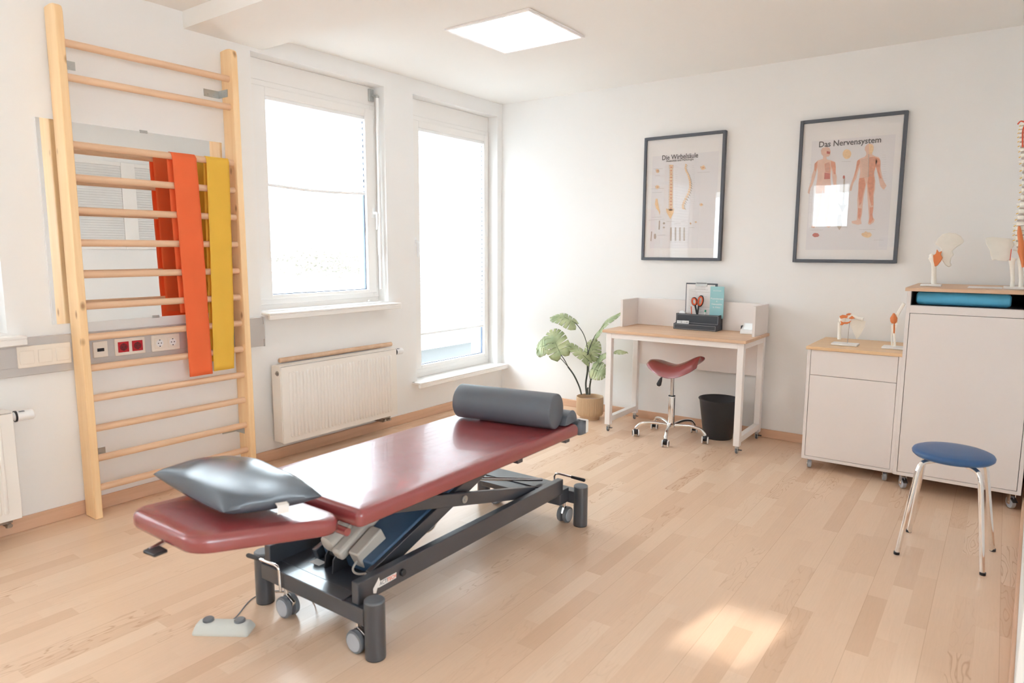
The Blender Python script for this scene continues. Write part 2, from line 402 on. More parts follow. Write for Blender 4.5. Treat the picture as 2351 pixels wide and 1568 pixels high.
structure('wall_side', mb, 'wall', 'white cross wall behind the camera side of the room', 'wall', smooth=0)
mb = MB().box(XE, XE+0.2, YR, -1.2, 0, ZC).box(XE, XE+0.2, 0.6, 2.4, 0, ZC).box(XE, XE+0.2, -1.2, 0.6, 0, 0.9).box(XE, XE+0.2, -1.2, 0.6, 2.25, ZC)
structure('wall_east', mb, 'wall', 'white wall on the far side of the room behind the camera', 'wall', smooth=0)
# rear wall with its sky window and an added opening for the sun patch
RW = [(-2.78, -2.18, 1.735, 2.46), (-1.73, -1.41, 1.395, 1.585)]
mb = MB(); x = XO
for (a, b, z0, z1) in RW:
    mb.box(x, a, YR-0.3, YR, 0, ZC); mb.box(a, b, YR-0.3, YR, 0, z0); mb.box(a, b, YR-0.3, YR, z1, ZC); x = b
mb.box(x, XE+0.2, YR-0.3, YR, 0, ZC)
structure('wall_rear', mb, 'wall', 'white rear wall with windows behind the camera', 'wall', smooth=0)
# skirting boards
mb = MB().box(XW, XW+0.013, YR, YW, 0.0, 0.070)
structure('baseboard_left', mb, 'skirt', 'oak coloured skirting board along the window wall', 'skirting board', bevel=0.003)
mb = MB().box(XW+0.013, xr(YW)-0.014, YW-0.013, YW, 0.0, 0.062)
structure('baseboard_back', mb, 'skirt_x', 'oak coloured skirting board along the back wall', 'skirting board', bevel=0.003)
mb = MB().prism([(xr(2.2)-0.012, 2.2, 0), (xr(YW)-0.012, YW-0.014, 0), (xr(YW), YW-0.014, 0), (xr(2.2), 2.2, 0)], (0, 0, 0.062))
structure('baseboard_right', mb, 'skirt', 'oak coloured skirting board along the right wall', 'skirting board', bevel=0.003)

# ------------------------------------------------------------------ windows
def frame_ring(mb, x0, x1, y0, y1, z0, z1, t, tt=None, tb=None):
    tt = tt or t; tb = tb or t
    mb.box(x0, x1, y0, y0+t, z0, z1); mb.box(x0, x1, y1-t, y1, z0, z1)
    mb.box(x0, x1, y0+t, y1-t, z0, z0+tb); mb.box(x0, x1, y0+t, y1-t, z1-tt, z1)
    return mb
XF = XW-0.10      # room side face of the frames
def window(name, label, o, zf0, zf1, g, sill_y, sill_z, handle=None):
    y0, y1, z0, z1 = o; gy0, gy1, gz0, gz1 = g
    t = thing(name, ((XF), (y0+y1)/2, z0), label, 'window', kind='structure')
    part(t, 'frame', frame_ring(MB(), XF-0.07, XF, y0, y1, zf0, zf1, 0.05), 'pvc', bevel=0.004)
    sy0, sy1, sz0, sz1 = y0+0.03, y1-0.03, zf0+0.035, zf1-0.035
    mb = MB(); x0, x1 = XF-0.055, XF+0.016
    mb.box(x0, x1, sy0, gy0, sz0, sz1); mb.box(x0, x1, gy1, sy1, sz0, sz1); mb.box(x0, x1, gy0, gy1, sz0, gz0); mb.box(x0, x1, gy0, gy1, gz1, sz1)
    s = part(t, 'sash', mb, 'pvc', bevel=0.005)
    mb = frame_ring(MB(), XF-0.03, XF-0.012, gy0-0.001, gy1+0.001, gz0-0.001, gz1+0.001, 0.006)
    mesh_obj('gasket', mb, 'gasket', s)
    part(t, 'glass', MB().box(XF-0.026, XF-0.020, gy0+0.0045, gy1-0.0045, gz0+0.0045, gz1-0.0045), 'glass', smooth=0)
    part(t, 'roller_box', MB().box(XF-0.09, XF-0.004, y0, y1, zf1, z1), 'pvc', bevel=0.003)
    part(t, 'sill', MB().box(XF-0.01, XW+0.085, sill_y[0], sill_y[1], sill_z-0.014, sill_z).box(XW+0.067, XW+0.085, sill_y[0], sill_y[1], sill_z-0.042, sill_z-0.013), 'pvc', bevel=0.004)
    if zf0 > z0+0.005: part(t, 'threshold', MB().box(XF-0.09, XF-0.006, y0, y1, sill_z, zf0), 'pvc', bevel=0.002)
    if handle:
        hy, hz = handle
        mb = MB().box(XF+0.016, XF+0.024, hy-0.014, hy+0.014, hz-0.035, hz+0.035)
        mb.tube([(XF+0.022, hy, hz), (XF+0.05, hy, hz), (XF+0.058, hy, hz-0.008), (XF+0.058, hy+0.002, hz-0.06), (XF+0.05, hy+0.004, hz-0.12)], [0.011, 0.010, 0.011, 0.009, 0.007])
        part(t, 'handle', mb, 'wplastic', bevel=0.002)
    return t
t = window('window_1', 'wide white window above the ribbed radiator with half lowered blind', W1, 0.985, 2.365, (2.61, 3.42, 1.045, 2.275), (2.462, 3.58, ), 0.946, (3.475, 1.60))
mb = MB().tube([(XW-0.035, 3.495, 2.42), (XW-0.035, 3.49, 1.05)], 0.011)
mb.tube([(XW-0.035, 3.49, 1.47), (XW-0.035, 3.49, 1.30)], 0.015)
part(t, 'fanlight_rod', mb, 'wplastic')
mb = MB().box(XF-0.004, XF+0.01, 3.47, 3.515, 2.39, 2.475).cyl((XF, 3.495, 2.44), (XW-0.03, 3.497, 2.41), 0.008).sphere((XW-0.035, 3.495, 2.415), 0.014)
part(t, 'fanlight_gear', mb, 'zinc', bevel=0.003)
mb = MB(); mb.sphere((XF+0.03, 3.40, 0.962), 0.011); mb.cyl((XF+0.03, 3.40, 0.947), (XF+0.03, 3.40, 0.96), 0.008)
part(t, 'door_stop', mb, 'wplastic')
window('window_2', 'tall narrow white window in the corner reaching almost to the floor', W2, 0.34, 2.365, (3.965, 4.79, 0.405, 2.275), (3.765, 4.925), 0.306, (3.90, 1.40))
window('window_3', 'white window at the left picture edge above the cut off radiator', W0, 0.985, 2.365, (0.21, 1.02, 1.045, 2.275), (0.02, 1.19), 0.936, None)
window('window_4', 'white window further along the window wall behind the camera', WB, 0.985, 2.365, (-1.62, -0.72, 1.045, 2.275), (-1.79, -0.55), 0.936, None)
for i, (a, b, z0, z1) in enumerate(RW):
    t = thing('window_%d' % (5+i), ((a+b)/2, YR-0.1, z0), ['narrow sky window high in the rear wall', 'small added opening in the rear wall that lets the sun patch in', 'wide window in the rear wall behind the camera'][i], 'window', kind='structure')
    mb = MB(); q = 0.02
    mb.box(a, a+q, YR-0.15, YR-0.09, z0, z1).box(b-q, b, YR-0.15, YR-0.09, z0, z1).box(a+q, b-q, YR-0.15, YR-0.09, z0, z0+q).box(a+q, b-q, YR-0.15, YR-0.09, z1-q, z1)
    part(t, 'frame', mb, 'pvc', bevel=0.003)
    part(t, 'glass', MB().box(a+q-0.003, b-q+0.003, YR-0.122, YR-0.118, z0+q-0.003, z1-q+0.003), 'dim_glass' if i == 1 else 'glass', smooth=0)
t = thing('window_7', (XE+0.1, -0.3, 0.9), 'window added in the far wall, out of view, for fill daylight', 'window', kind='structure')  # unseen window added to bring in fill daylight
xa, xb = XE+0.05, XE+0.11
mb = MB().box(xa, xb, -1.2, -1.15, 0.9, 2.25).box(xa, xb, 0.55, 0.6, 0.9, 2.25).box(xa, xb, -1.15, 0.55, 0.9, 0.95).box(xa, xb, -1.15, 0.55, 2.20, 2.25)
part(t, 'frame', mb, 'pvc', bevel=0.003)
part(t, 'glass', MB().box(xa+0.02, xa+0.024, -1.153, 0.553, 0.947, 2.203), 'glass', smooth=0)
yc = 3.45; xk = xr(yc)-0.002
t = thing('window_8', (xk, yc, 1.33), 'two part interior window with closed blinds in the right wall', 'window', kind='structure')
part(t, 'frame', MB().box(xk-0.03, xk-0.008, 2.90, 2.94, 1.33, 2.22).box(xk-0.03, xk-0.006, 3.43, 3.57, 1.33, 2.22).box(xk-0.03, xk-0.004, 3.98, 4.02, 1.33, 2.22).box(xk-0.028, xk-0.010, 2.94, 3.43, 1.33, 1.37).box(xk-0.028, xk-0.010, 2.94, 3.43, 2.18, 2.22).box(xk-0.028, xk-0.006, 3.57, 3.98, 1.33, 1.37).box(xk-0.028, xk-0.006, 3.57, 3.98, 2.18, 2.22), 'pvc', bevel=0.002)
mb = MB()
for i in range(32):
    z = 1.37+i*0.0253
    mb.prism([(xk-0.024, 2.942, z), (xk-0.018, 2.942, z+0.022), (xk-0.019, 2.942, z+0.023), (xk-0.025, 2.942, z+0.001)], (0, 0.486, 0)).prism([(xk-0.020, 3.572, z), (xk-0.014, 3.572, z+0.022), (xk-0.015, 3.572, z+0.023), (xk-0.021, 3.572, z+0.001)], (0, 0.406, 0))
part(t, 'blind_slats', mb, 'slat', smooth=0)
# pleated blinds on the sashes
def blind(label, y0, y1, z0, z1, rail=True, sag=0.0):
    x = XF-0.004
    t = thing('pleated_blind', (x, (y0+y1)/2, z0), label, 'blind')
    n = max(2, int((z1-z0)/0.02)); n += n % 2; mb = MB(); k = 0
    for i in range(n+1):
        z = z0+(z1-z0)*i/n; xx = x+(0.006 if i % 2 else -0.006)
        mb.v += [Vector((xx, y0, z)), Vector((xx, y1+(0.0 if i % 2 else -0.008), z))]
    for i in range(n): mb.f.append((2*i, 2*i+1, 2*i+3, 2*i+2))
    part(t, 'pleats', mb, 'blind', smooth=0)
    pts = []; m = 14
    for i in range(m+1):
        u = i/m; pts.append((x+0.004, y0+(y1-y0)*u, z0-0.008-sag*math.sin(pi*u)))
    mb = MB().tube(pts, 0.010, n=8); part(t, 'bottom_rail', mb, 'wplastic')
    part(t, 'top_rail', MB().box(x-0.012, x+0.014, y0, y1, z1-0.018, z1+0.004), 'wplastic', bevel=0.002)
    return t
blind('white pleated blind half lowered over the window above the radiator', 2.614, 3.414, 1.745, 2.272, sag=0.012)
blind('white pleated blind lowered far down in the tall corner window', 3.972, 4.784, 0.665, 2.272)
blind('white pleated blind closed over the window at the left picture edge', 0.214, 1.016, 1.06, 2.272)
# ------------------------------------------------------------------ outside
single('terrace', MB().box(-12, XO, -3, 12, -0.1, 0.10), 'terrace', 'grey paved roof terrace outside the tall corner window', 'terrace', kind='structure', smooth=0)
single('parapet', MB().box(-6.05, -5.78, -3, 11, 0.10, 0.72), 'render_w', 'low white parapet wall at the terrace edge outside', 'parapet', kind='structure', smooth=0)
structure('sunblocker', MB().box(-12, 3, YR-3.2, YR-3.0, 2.715, 5.2).box(-12, -3.22, YR-3.2, YR-3.0, 2.55, 2.715).box(-2.90, 3, YR-3.2, YR-3.0, 2.55, 2.715).box(-6, 3, YR-3.0, YR-0.3, 5.0, 5.2), 'render_w', 'white canopy boxes added unseen outside the rear wall to cut the sun into patches', 'sunblocker', smooth=0)  # unseen boxes added so only slices of sun reach the rear openings

# ------------------------------------------------------------------ ceiling lamp
LX0, LX1, LY0, LY1 = -2.735, -2.140, 3.095, 3.68
t = thing('ceiling_light', ((LX0+LX1)/2, (LY0+LY1)/2, ZC-0.012), 'square flat white light panel recessed in the ceiling', 'ceiling light')
part(t, 'light_frame', MB().box(LX0, LX1, LY0, LY0+0.018, ZC-0.012, ZC).box(LX0, LX1, LY1-0.018, LY1, ZC-0.012, ZC).box(LX0, LX0+0.018, LY0+0.018, LY1-0.018, ZC-0.012, ZC).box(LX1-0.018, LX1, LY0+0.018, LY1-0.018, ZC-0.012, ZC), 'whitemetal', bevel=0.002)
part(t, 'diffuser', MB().box(LX0+0.018, LX1-0.018, LY0+0.018, LY1-0.018, ZC-0.008, ZC-0.002), 'lamp', smooth=0)

# ------------------------------------------------------------------ wall bars
t = thing('wall_bars', (-3.6, 1.84, 0), 'pine wall bars with fourteen round rungs fixed to the window wall', 'wall bars')
def post(y0, y1, ztop):
    pts = [(-3.663, 0.0), (-3.553, 0.0), (-3.553, ztop-0.035), (-3.560, ztop-0.013), (-3.575, ztop-0.003), (-3.60, ztop), (-3.64, ztop-0.002), (-3.663, ztop-0.006)]
    return MB().prism([(x, y0, z) for x, z in pts], (0, y1-y0, 0))
part(t, 'post', post(1.389, 1.425, 2.435), 'pine', bevel=0.004)
part(t, 'post', post(2.253, 2.290, 2.435), 'pine', bevel=0.004)
RZ = [0.146+0.152*i for i in range(15)]
for i, z in enumerate(RZ):
    if i == 12: continue
    part(t, 'rung', MB().cyl((-3.592, 1.41, z), (-3.592, 2.258, z), 0.0175, n=20), 'pine_rung')
def bracket(y, z, s):
    mb = MB()
    mb.box(XW, XW+0.003, y-0.09*s, y, z-0.02, z+0.02); mb.box(XW, XW+0.09, min(y, y-0.003*s), max(y, y-0.003*s), z-0.02, z+0.02)
    for a in (0.03, 0.065):
        mb.cyl((XW+a, y-0.003*s, z+0.006), (XW+a, y-0.006*s, z+0.006), 0.004, n=8); mb.cyl((XW+0.003, y-a*s, z-0.006), (XW+0.006, y-a*s, z-0.006), 0.004, n=8)
    return mb
part(t, 'bracket', bracket(2.253, 2.20, 1), 'zinc'); part(t, 'bracket', bracket(2.253, 0.262, 1), 'zinc')
part(t, 'bracket', bracket(1.425, 2.20, -1), 'zinc'); part(t, 'bracket', bracket(1.425, 0.30, -1), 'zinc')

# ------------------------------------------------------------------ mirror
t = thing('wall_mirror', (XW, 1.79, 0.972), 'square frameless mirror on the wall behind the wall bars', 'mirror')
part(t, 'mirror_glass', MB().box(XW+0.002, XW+0.008, 1.325, 2.250, 0.972, 1.937), 'mirror', smooth=0)
part(t, 'edge', MB().box(XW, XW+0.0075, 1.323, 1.325, 0.972, 1.937).box(XW, XW+0.0075, 2.25, 2.252, 0.972, 1.937).box(XW, XW+0.0075, 1.325, 2.25, 1.937, 1.939).box(XW, XW+0.0075, 1.325, 2.25, 0.970, 0.972), 'wplastic', smooth=0)
for y, z in ((1.815, 1.937), (1.815, 0.972)):
    part(t, 'clip', MB().box(XW, XW+0.012, y-0.018, y+0.018, z-0.006, z+0.008), 'zinc', bevel=0.001)

# ------------------------------------------------------------------ exercise bands over the third rung
def band(label, m, yt0, yt1, yb0, yb1, zbot, zback, dyb, seed):
    rnd = random.Random(seed); zr = RZ[11]; r = 0.0208
    prof = []
    for i in range(41):
        u = i/40; prof.append((-3.592+r+0.004+0.006*math.sin(u*3), zbot+(zr-zbot)*u, 1-u, 0))
    for i in range(1, 12):
        a = pi*i/12; prof.append((-3.592+r*math.cos(a), zr+r*math.sin(a), 0, i/12))
    for i in range(31):
        u = i/30; prof.append((-3.592-r-0.004, zr-(zr-zback)*u, u*0.9, 1))
    mb = MB(); nx = 10
    for (x, z, low, back) in prof:
        a0 = yt0+(yb0-yt0)*low+dyb*back; a1 = yt1+(yb1-yt1)*low+dyb*back
        for j in range(nx+1):
            u = j/nx; w_ = 0.0022*math.sin(u*9+z*7+seed)*low + 0.0012*math.sin(z*40+u*3)
            mb.v.append(Vector((x+w_, a0+(a1-a0)*u, z)))
    for i in range(len(prof)-1):
        for j in range(nx):
            q = i*(nx+1)+j; mb.f.append((q, q+1, q+nx+2, q+nx+1))
    o = single('exercise_band', mb, m, label, 'exercise band', smooth=60)
    s = o.modifiers.new('thick', 'SOLIDIFY'); s.thickness = 0.0012
    return o
band('orange latex exercise band hanging over a rung of the wall bars', 'orange', 1.893, 2.026, 1.918, 2.05, 0.640, 0.99, -0.004, 1)
band('yellow latex exercise band hanging beside the orange band', 'yellow', 2.082, 2.216, 2.058, 2.185, 0.652, 0.70, 0.010, 4)

# ------------------------------------------------------------------ cable duct, switches and sockets
XD = XW+0.030
t = thing('cable_duct', (XW, 1.2, 0.74), 'grey aluminium cable duct running behind the wall bars', 'cable duct')
part(t, 'duct_body', MB().box(XW+0.001, XD-0.004, -1.6, 2.455, 0.743, 0.922), 'duct', bevel=0.003)
part(t, 'duct_cover', MB().box(XD-0.004, XD, -1.6, 2.455, 0.787, 0.880), 'duct', bevel=0.001)
part(t, 'end_cap', MB().box(XW+0.001, XD+0.001, 2.455, 2.462, 0.741, 0.924), 'duct', bevel=0.002)
def plate(y0, y1, z0, z1, m='plastic'): return MB().box(XD, XD+0.009, y0, y1, z0, z1)
t = thing('light_switch', (XD, 1.26, 0.78), 'cream triple light switch on the grey duct left of the wall bars', 'light switch')
part(t, 'cover_plate', plate(1.158, 1.381, 0.782, 0.884), 'plastic', bevel=0.004)
for i in range(3):
    y = 1.158+0.223*(i+0.5)/3
    part(t, 'rocker', MB().box(XD+0.009, XD+0.014, y-0.029, y+0.029, 0.8, 0.862), 'plastic', bevel=0.003)
y0, y1 = on_x(212, 800, XD).y, on_x(246, 800, XD).y
t = thing('data_socket', (XD, (y0+y1)/2, 0.79), 'cream data socket next to the red sockets on the duct', 'data socket')
part(t, 'cover_plate', plate(y0, y1, 0.792, 0.872), 'plastic', bevel=0.003)
part(t, 'port', MB().box(XD+0.009, XD+0.011, (y0+y1)/2-0.016, (y0+y1)/2+0.016, 0.822, 0.838), 'black', smooth=0)
def sockets(px0, px1, label, m, name):
    y0, y1 = on_x(px0, 795, XD).y, on_x(px1, 795, XD).y
    t = thing(name, (XD, (y0+y1)/2, 0.79), label, 'power socket')
    part(t, 'cover_plate', plate(y0, y1, 0.788, 0.876), 'plastic', bevel=0.004)
    for i in range(2):
        y = y0+(y1-y0)*(0.27 if i == 0 else 0.73); z = 0.832; h = 0.027
        s = part(t, 'socket_insert', MB().box(XD+0.009, XD+0.012, y-h, y+h, z-h, z+h), m, bevel=0.003)
        mesh_obj('recess', MB().cyl((XD+0.0115, y, z), (XD+0.0125, y, z), 0.019, n=24), 'darkred' if m == 'redp' else 'wplastic', s)
        mb = MB()
        for dz in (-0.0, ):
            mb.cyl((XD+0.012, y-0.008, z), (XD+0.0135, y-0.008, z), 0.003, n=8).cyl((XD+0.012, y+0.008, z), (XD+0.0135, y+0.008, z), 0.003, n=8)
        mb.box(XD+0.012, XD+0.0135, y-0.003, y+0.003, z+0.014, z+0.019).box(XD+0.012, XD+0.0135, y-0.003, y+0.003, z-0.019, z-0.014)
        mesh_obj('contacts', mb, 'black', s)
sockets(262, 332, 'double power socket with two red inserts on the duct', 'redp', 'red_power_socket')
sockets(347, 412, 'double white power socket on the duct beside the orange band', 'plastic', 'white_power_socket')

# ------------------------------------------------------------------ radiators
def radiator(label, y0, y1, z0, z1, head_y, valve_y, x0=-3.655, x1=-3.555, pitch=0.0268):
    t = thing('radiator', ((x0+x1)/2, (y0+y1)/2, z0), label, 'radiator')
    part(t, 'rear_panel', MB().box(x0, x0+0.015, y0+0.01, y1-0.01, z0+0.01, z1-0.01), 'rad', bevel=0.003)
    part(t, 'side_cover', MB().box(x0, x1-0.012, y0, y0+0.006, z0+0.004, z1), 'rad', bevel=0.002)
    part(t, 'side_cover', MB().box(x0, x1-0.012, y1-0.006, y1, z0+0.004, z1), 'rad', bevel=0.002)
    mb = MB().box(x0, x1-0.012, y0+0.006, y1-0.006, z1-0.004, z1)
    part(t, 'top_grille', mb, 'rad', bevel=0.002)
    mb = MB(); n = int((y1-y0-0.09)/pitch); ya = (y0+y1)/2-n*pitch/2
    mb.box(x1-0.018, x1-0.006, y0+0.004, y1-0.004, z0, z1-0.006)
    for i in range(n):
        yc = ya+(i+0.5)*pitch; w2 = pitch*0.33
        zt = z1-0.045; zb = z0+0.035
        L = []
        for (dx, s) in ((-0.006, 1.0), (0.0, 0.85), (0.0025, 0.5)):
            L.append([(x1+dx, yc+s*w2*math.cos(a)*1.0, (zt-w2 if math.sin(a) > 0 else zb+w2)+s*w2*math.sin(a)*1.3) for a in [2*pi*k/16+0.01 for k in range(16)]])
        mb.loft(L)
    part(t, 'front_panel', mb, 'rad', smooth=50)
    if head_y is not None:
        s = 1; zc = z1-0.03; xc = (x0+x1)/2+0.005
        h = part(t, 'thermostat', MB().lathe((xc, y1, zc), [(0.012, 0), (0.016, 0.01), (0.022, 0.015), (0.024, 0.02), (0.024, 0.085), (0.019, 0.092)], axis='Y', n=24), 'wplastic')
        mesh_obj('collar', MB().lathe((xc, y1, zc), [(0.0255, 0.014), (0.0255, 0.022)], axis='Y', n=24), 'black', h)
        mesh_obj('display', MB().box(xc+0.002, xc+0.018, y1+0.03, y1+0.05, zc+0.0205, zc+0.0235), 'greyp', h)
    mb = MB().cyl((x1-0.04, y0-0.003, z1-0.045), (x1-0.04, y0, z1-0.045), 0.016, n=16).cyl((x1-0.04, y0-0.012, z1-0.045), (x1-0.04, y0-0.003, z1-0.045), 0.008, n=6)
    part(t, 'bleed_plug', mb, 'brass')
    mb = MB()
    for dy in (-0.035, 0.015):
        mb.cyl((x0+0.05, valve_y+dy, z0+0.003), (x0+0.05, valve_y+dy, z0-0.045), 0.011, n=12)
        mb.tube([(x0+0.05, valve_y+dy, z0-0.035), (x0+0.03, valve_y+dy, z0-0.04), (XW+0.001, valve_y+dy, z0-0.04)], 0.009)
        mb.cyl((x0+0.05, valve_y+dy, z0-0.03), (x0+0.078, valve_y+dy, z0-0.03), 0.010, n=10)
    mb.box(x0+0.038, x0+0.062, valve_y-0.05, valve_y+0.03, z0-0.022, z0-0.004)
    part(t, 'valve', mb, 'brass', bevel=0.001)
    return t
radiator('ribbed white radiator below the wide window', 2.487, 3.475, 0.128, 0.618, 1, 3.40)
radiator('white radiator cut off by the left picture edge', -0.1, 1.092, 0.110, 0.605, 1, 1.03)
mb = MB().tube([(-3.672, 2.56, 0.636), (-3.672, 2.565, 0.636), (-3.672, 3.53, 0.636), (-3.672, 3.535, 0.636)], [0.012, 0.0165, 0.0165, 0.012], n=16)
for v in mb.v: v.x = -3.6765+(v.x+3.672)*0.85
single('wooden_rod', mb, 'oak', 'pale wooden rod lying along the back of the ribbed radiator', 'rod')

# ------------------------------------------------------------------ rounded slabs
def off_poly(P, d):
    n = len(P); out = []
    for i in range(n):
        a, b, c = Vector(P[i-1]), Vector(P[i]), Vector(P[(i+1) % n])
        d1 = (b-a).normalized(); d2 = (c-b).normalized()
        n1 = Vector((-d1.y, d1.x)); n2 = Vector((-d2.y, d2.x))
        k = (n1+n2).normalized(); out.append(b + k*(d/max(0.2, k.dot(n1))))
    return out
def round_poly(P, r, n=6):
    m = len(P); out = []
    for i in range(m):
        a, b, c = Vector(P[i-1]), Vector(P[i]), Vector(P[(i+1) % m])
        d1 = (a-b).normalized(); d2 = (c-b).normalized(); ang = d1.angle(d2)
        t = r/math.tan(ang/2); cc = b + (d1+d2).normalized()*(r/math.sin(ang/2))
        p0 = b+d1*t; p1 = b+d2*t
        a0 = math.atan2(p0.y-cc.y, p0.x-cc.x); a1 = math.atan2(p1.y-cc.y, p1.x-cc.x)
        while a1 < a0-1e-9: a1 += 2*pi
        if a1-a0 > pi: a1 -= 2*pi
        for k in range(n+1):
            q = a0+(a1-a0)*k/n; out.append(Vector((cc.x+r*math.cos(q), cc.y+r*math.sin(q))))
    return out
def slab(P, r, z0, z1, e_top, e_bot, zf=lambda x, y: 0.0, dome=0.0):
    """P counter-clockwise; loops from the bottom to the top with rounded rims"""
    L = []
    for d, z in ((e_bot, z0), (e_bot*0.3, z0+e_bot*0.3), (0, z0+e_bot)):
        L.append([(p.x, p.y, z) for p in round_poly(off_poly(P, d), max(0.004, r-d))])
    for k in range(6):
        a = pi/2*k/5; d = e_top*(1-math.cos(a)); z = z1-e_top+e_top*math.sin(a)
        L.append([(p.x, p.y, z) for p in round_poly(off_poly(P, d), max(0.004, r-d))])
    for k in (1, 2, 3):
        d = e_top+k*0.03
        L.append([(p.x, p.y, z1+dome*k/3) for p in round_poly(off_poly(P, d), max(0.004, r-e_top), 6)])
    L = [[(x, y, z+zf(x, y)) for x, y, z in l] for l in L]
    return MB().loft(L)

# ------------------------------------------------------------------ treatment table
T = thing('treatment_table', (-1.86, 2.0, 0), 'wine red electric treatment table on an anthracite lifting frame', 'treatment table')
XL, XRt = -2.150, -1.555
part(T, 'padding', slab([(XL, 1.345), (XRt, 1.345), (XRt, 2.688), (XL, 2.688)], 0.022, 0.475, 0.530, 0.022, 0.010, dome=0.002), 'vinyl', smooth=60)
def hz_(x, y): return -0.004+0.05*max(0.0, (1.335-y))/0.42
part(T, 'head_padding', slab([(-2.055, 0.885), (-1.690, 0.885), (-1.560, 1.325), (-2.150, 1.325)], 0.075, 0.470, 0.522, 0.022, 0.012, zf=hz_, dome=0.002), 'vinyl', smooth=60)
# legs
for x, y in ((-2.190, 1.421), (-1.582, 1.421), (-2.190, 2.766), (-1.588, 2.766)):
    g = part(T, 'leg', MB().cyl((x, y, 0.004), (x, y, 0.197), 0.0345, n=32), 'anthra', bevel=0.001)
    mesh_obj('leg_cap', MB().lathe((x, y, 0.197), [(0.0345, 0), (0.0345, 0.003), (0.031, 0.006), (0.0001, 0.006)], n=32), 'greyp', g)
    mesh_obj('foot', MB().cyl((x, y, 0), (x, y, 0.005), 0.0335, n=32), 'black', g)
mb = MB().box(-2.165, -1.605, 1.392, 1.450, 0.112, 0.172).box(-2.06, -1.70, 1.385, 1.445, 0.1725, 0.178)
part(T, 'cross_beam', mb, 'anthra', bevel=0.003)
part(T, 'cross_beam', MB().box(-2.165, -1.605, 2.738, 2.794, 0.112, 0.172), 'anthra', bevel=0.003)
for x in (-1.652, -2.135):
    part(T, 'side_rail', MB().box(x-0.016, x+0.016, 1.40, 2.68, 0.172, 0.248), 'anthra', bevel=0.003)
part(T, 'side_rail_link', MB().box(-2.12, -1.64, 2.66, 2.74, 0.118, 0.19), 'anthra', bevel=0.002)
part(T, 'base_plate', MB().box(-2.118, -1.669, 1.446, 1.66, 0.166, 0.176), 'anthra', bevel=0.001)
part(T, 'base_plate', MB().box(-2.118, -1.669, 2.55, 2.665, 0.222, 0.232).box(-2.118, -1.669, 2.47, 2.552, 0.222, 0.228), 'anthra', bevel=0.001)
part(T, 'paper_sticker', MB().box(-2.02, -1.965, 1.50, 1.535, 0.1762, 0.1766), 'label', smooth=0)
# scissor arms
for x in (-1.690, -2.075):
    part(T, 'lift_arm', MB().bar((x, 2.50, 0.225), (x, 1.56, 0.450), 0.022, 0.052), 'anthra', bevel=0.003)
part(T, 'lift_plate', MB().bar((-1.865, 1.555, 0.205), (-1.865, 2.22, 0.440), 0.27, 0.062), 'bluearm', bevel=0.006)
for x in (-1.724, -2.02):
    part(T, 'lift_arm', MB().bar((x, 1.53, 0.190), (x, 2.28, 0.455), 0.024, 0.055), 'anthra', bevel=0.003)
part(T, 'pivot_bolt', MB().cyl((-1.679, 1.994, 0.347), (-1.673, 1.994, 0.347), 0.016, n=24).cyl((-1.673, 1.994, 0.347), (-1.668, 1.994, 0.347), 0.008, n=6), 'zinc', bevel=0.001)
part(T, 'pivot_tube', MB().cyl((-2.085, 1.994, 0.347), (-1.68, 1.994, 0.347), 0.011), 'zinc')
part(T, 'gas_rod', MB().cyl((-1.90, 2.20, 0.33), (-1.72, 2.62, 0.245), 0.008), 'steel')
# top frame under the padding
mb = MB()
for x in (-1.690, -2.045): mb.box(x-0.02, x+0.02, 1.42, 2.64, 0.440, 0.4745)
for y in (1.45, 2.02, 2.60): mb.box(-2.025, -1.71, y-0.02, y+0.02, 0.442, 0.472)
part(T, 'top_frame', mb, 'anthra', bevel=0.003)
for y in (2.24, 2.62):
    part(T, 'frame_stub', MB().box(-1.70, -1.578, y-0.018, y+0.018, 0.452, 0.4745), 'anthra', bevel=0.002)
mb = MB().box(-2.0, -1.72, 1.02, 1.37, 0.462, 0.474)
for v in mb.v: v.z += hz_(v.x, v.y)-0.002
part(T, 'head_frame', mb, 'anthra', bevel=0.002)
part(T, 'hinge_tube', MB().cyl((-2.08, 1.335, 0.458), (-1.600, 1.335, 0.458), 0.013), 'vinyl')
mb = MB().tube([(-1.90, 1.02, 0.500), (-1.895, 0.93, 0.503), (-1.885, 0.865, 0.495)], 0.007)
part(T, 'head_lever', mb, 'steel')
mb = MB().loft([[(-1.865+dx*0.7, 0.885+dy, 0.500) for dx, dy in ((-0.05, 0.01), (0.04, 0.01), (0.045, -0.03), (-0.035, -0.035))], [(-1.865+dx*0.7, 0.885+dy, 0.490) for dx, dy in ((-0.05, 0.01), (0.04, 0.01), (0.045, -0.03), (-0.035, -0.035))]])
part(T, 'head_lever_grip', mb, 'black', bevel=0.004)
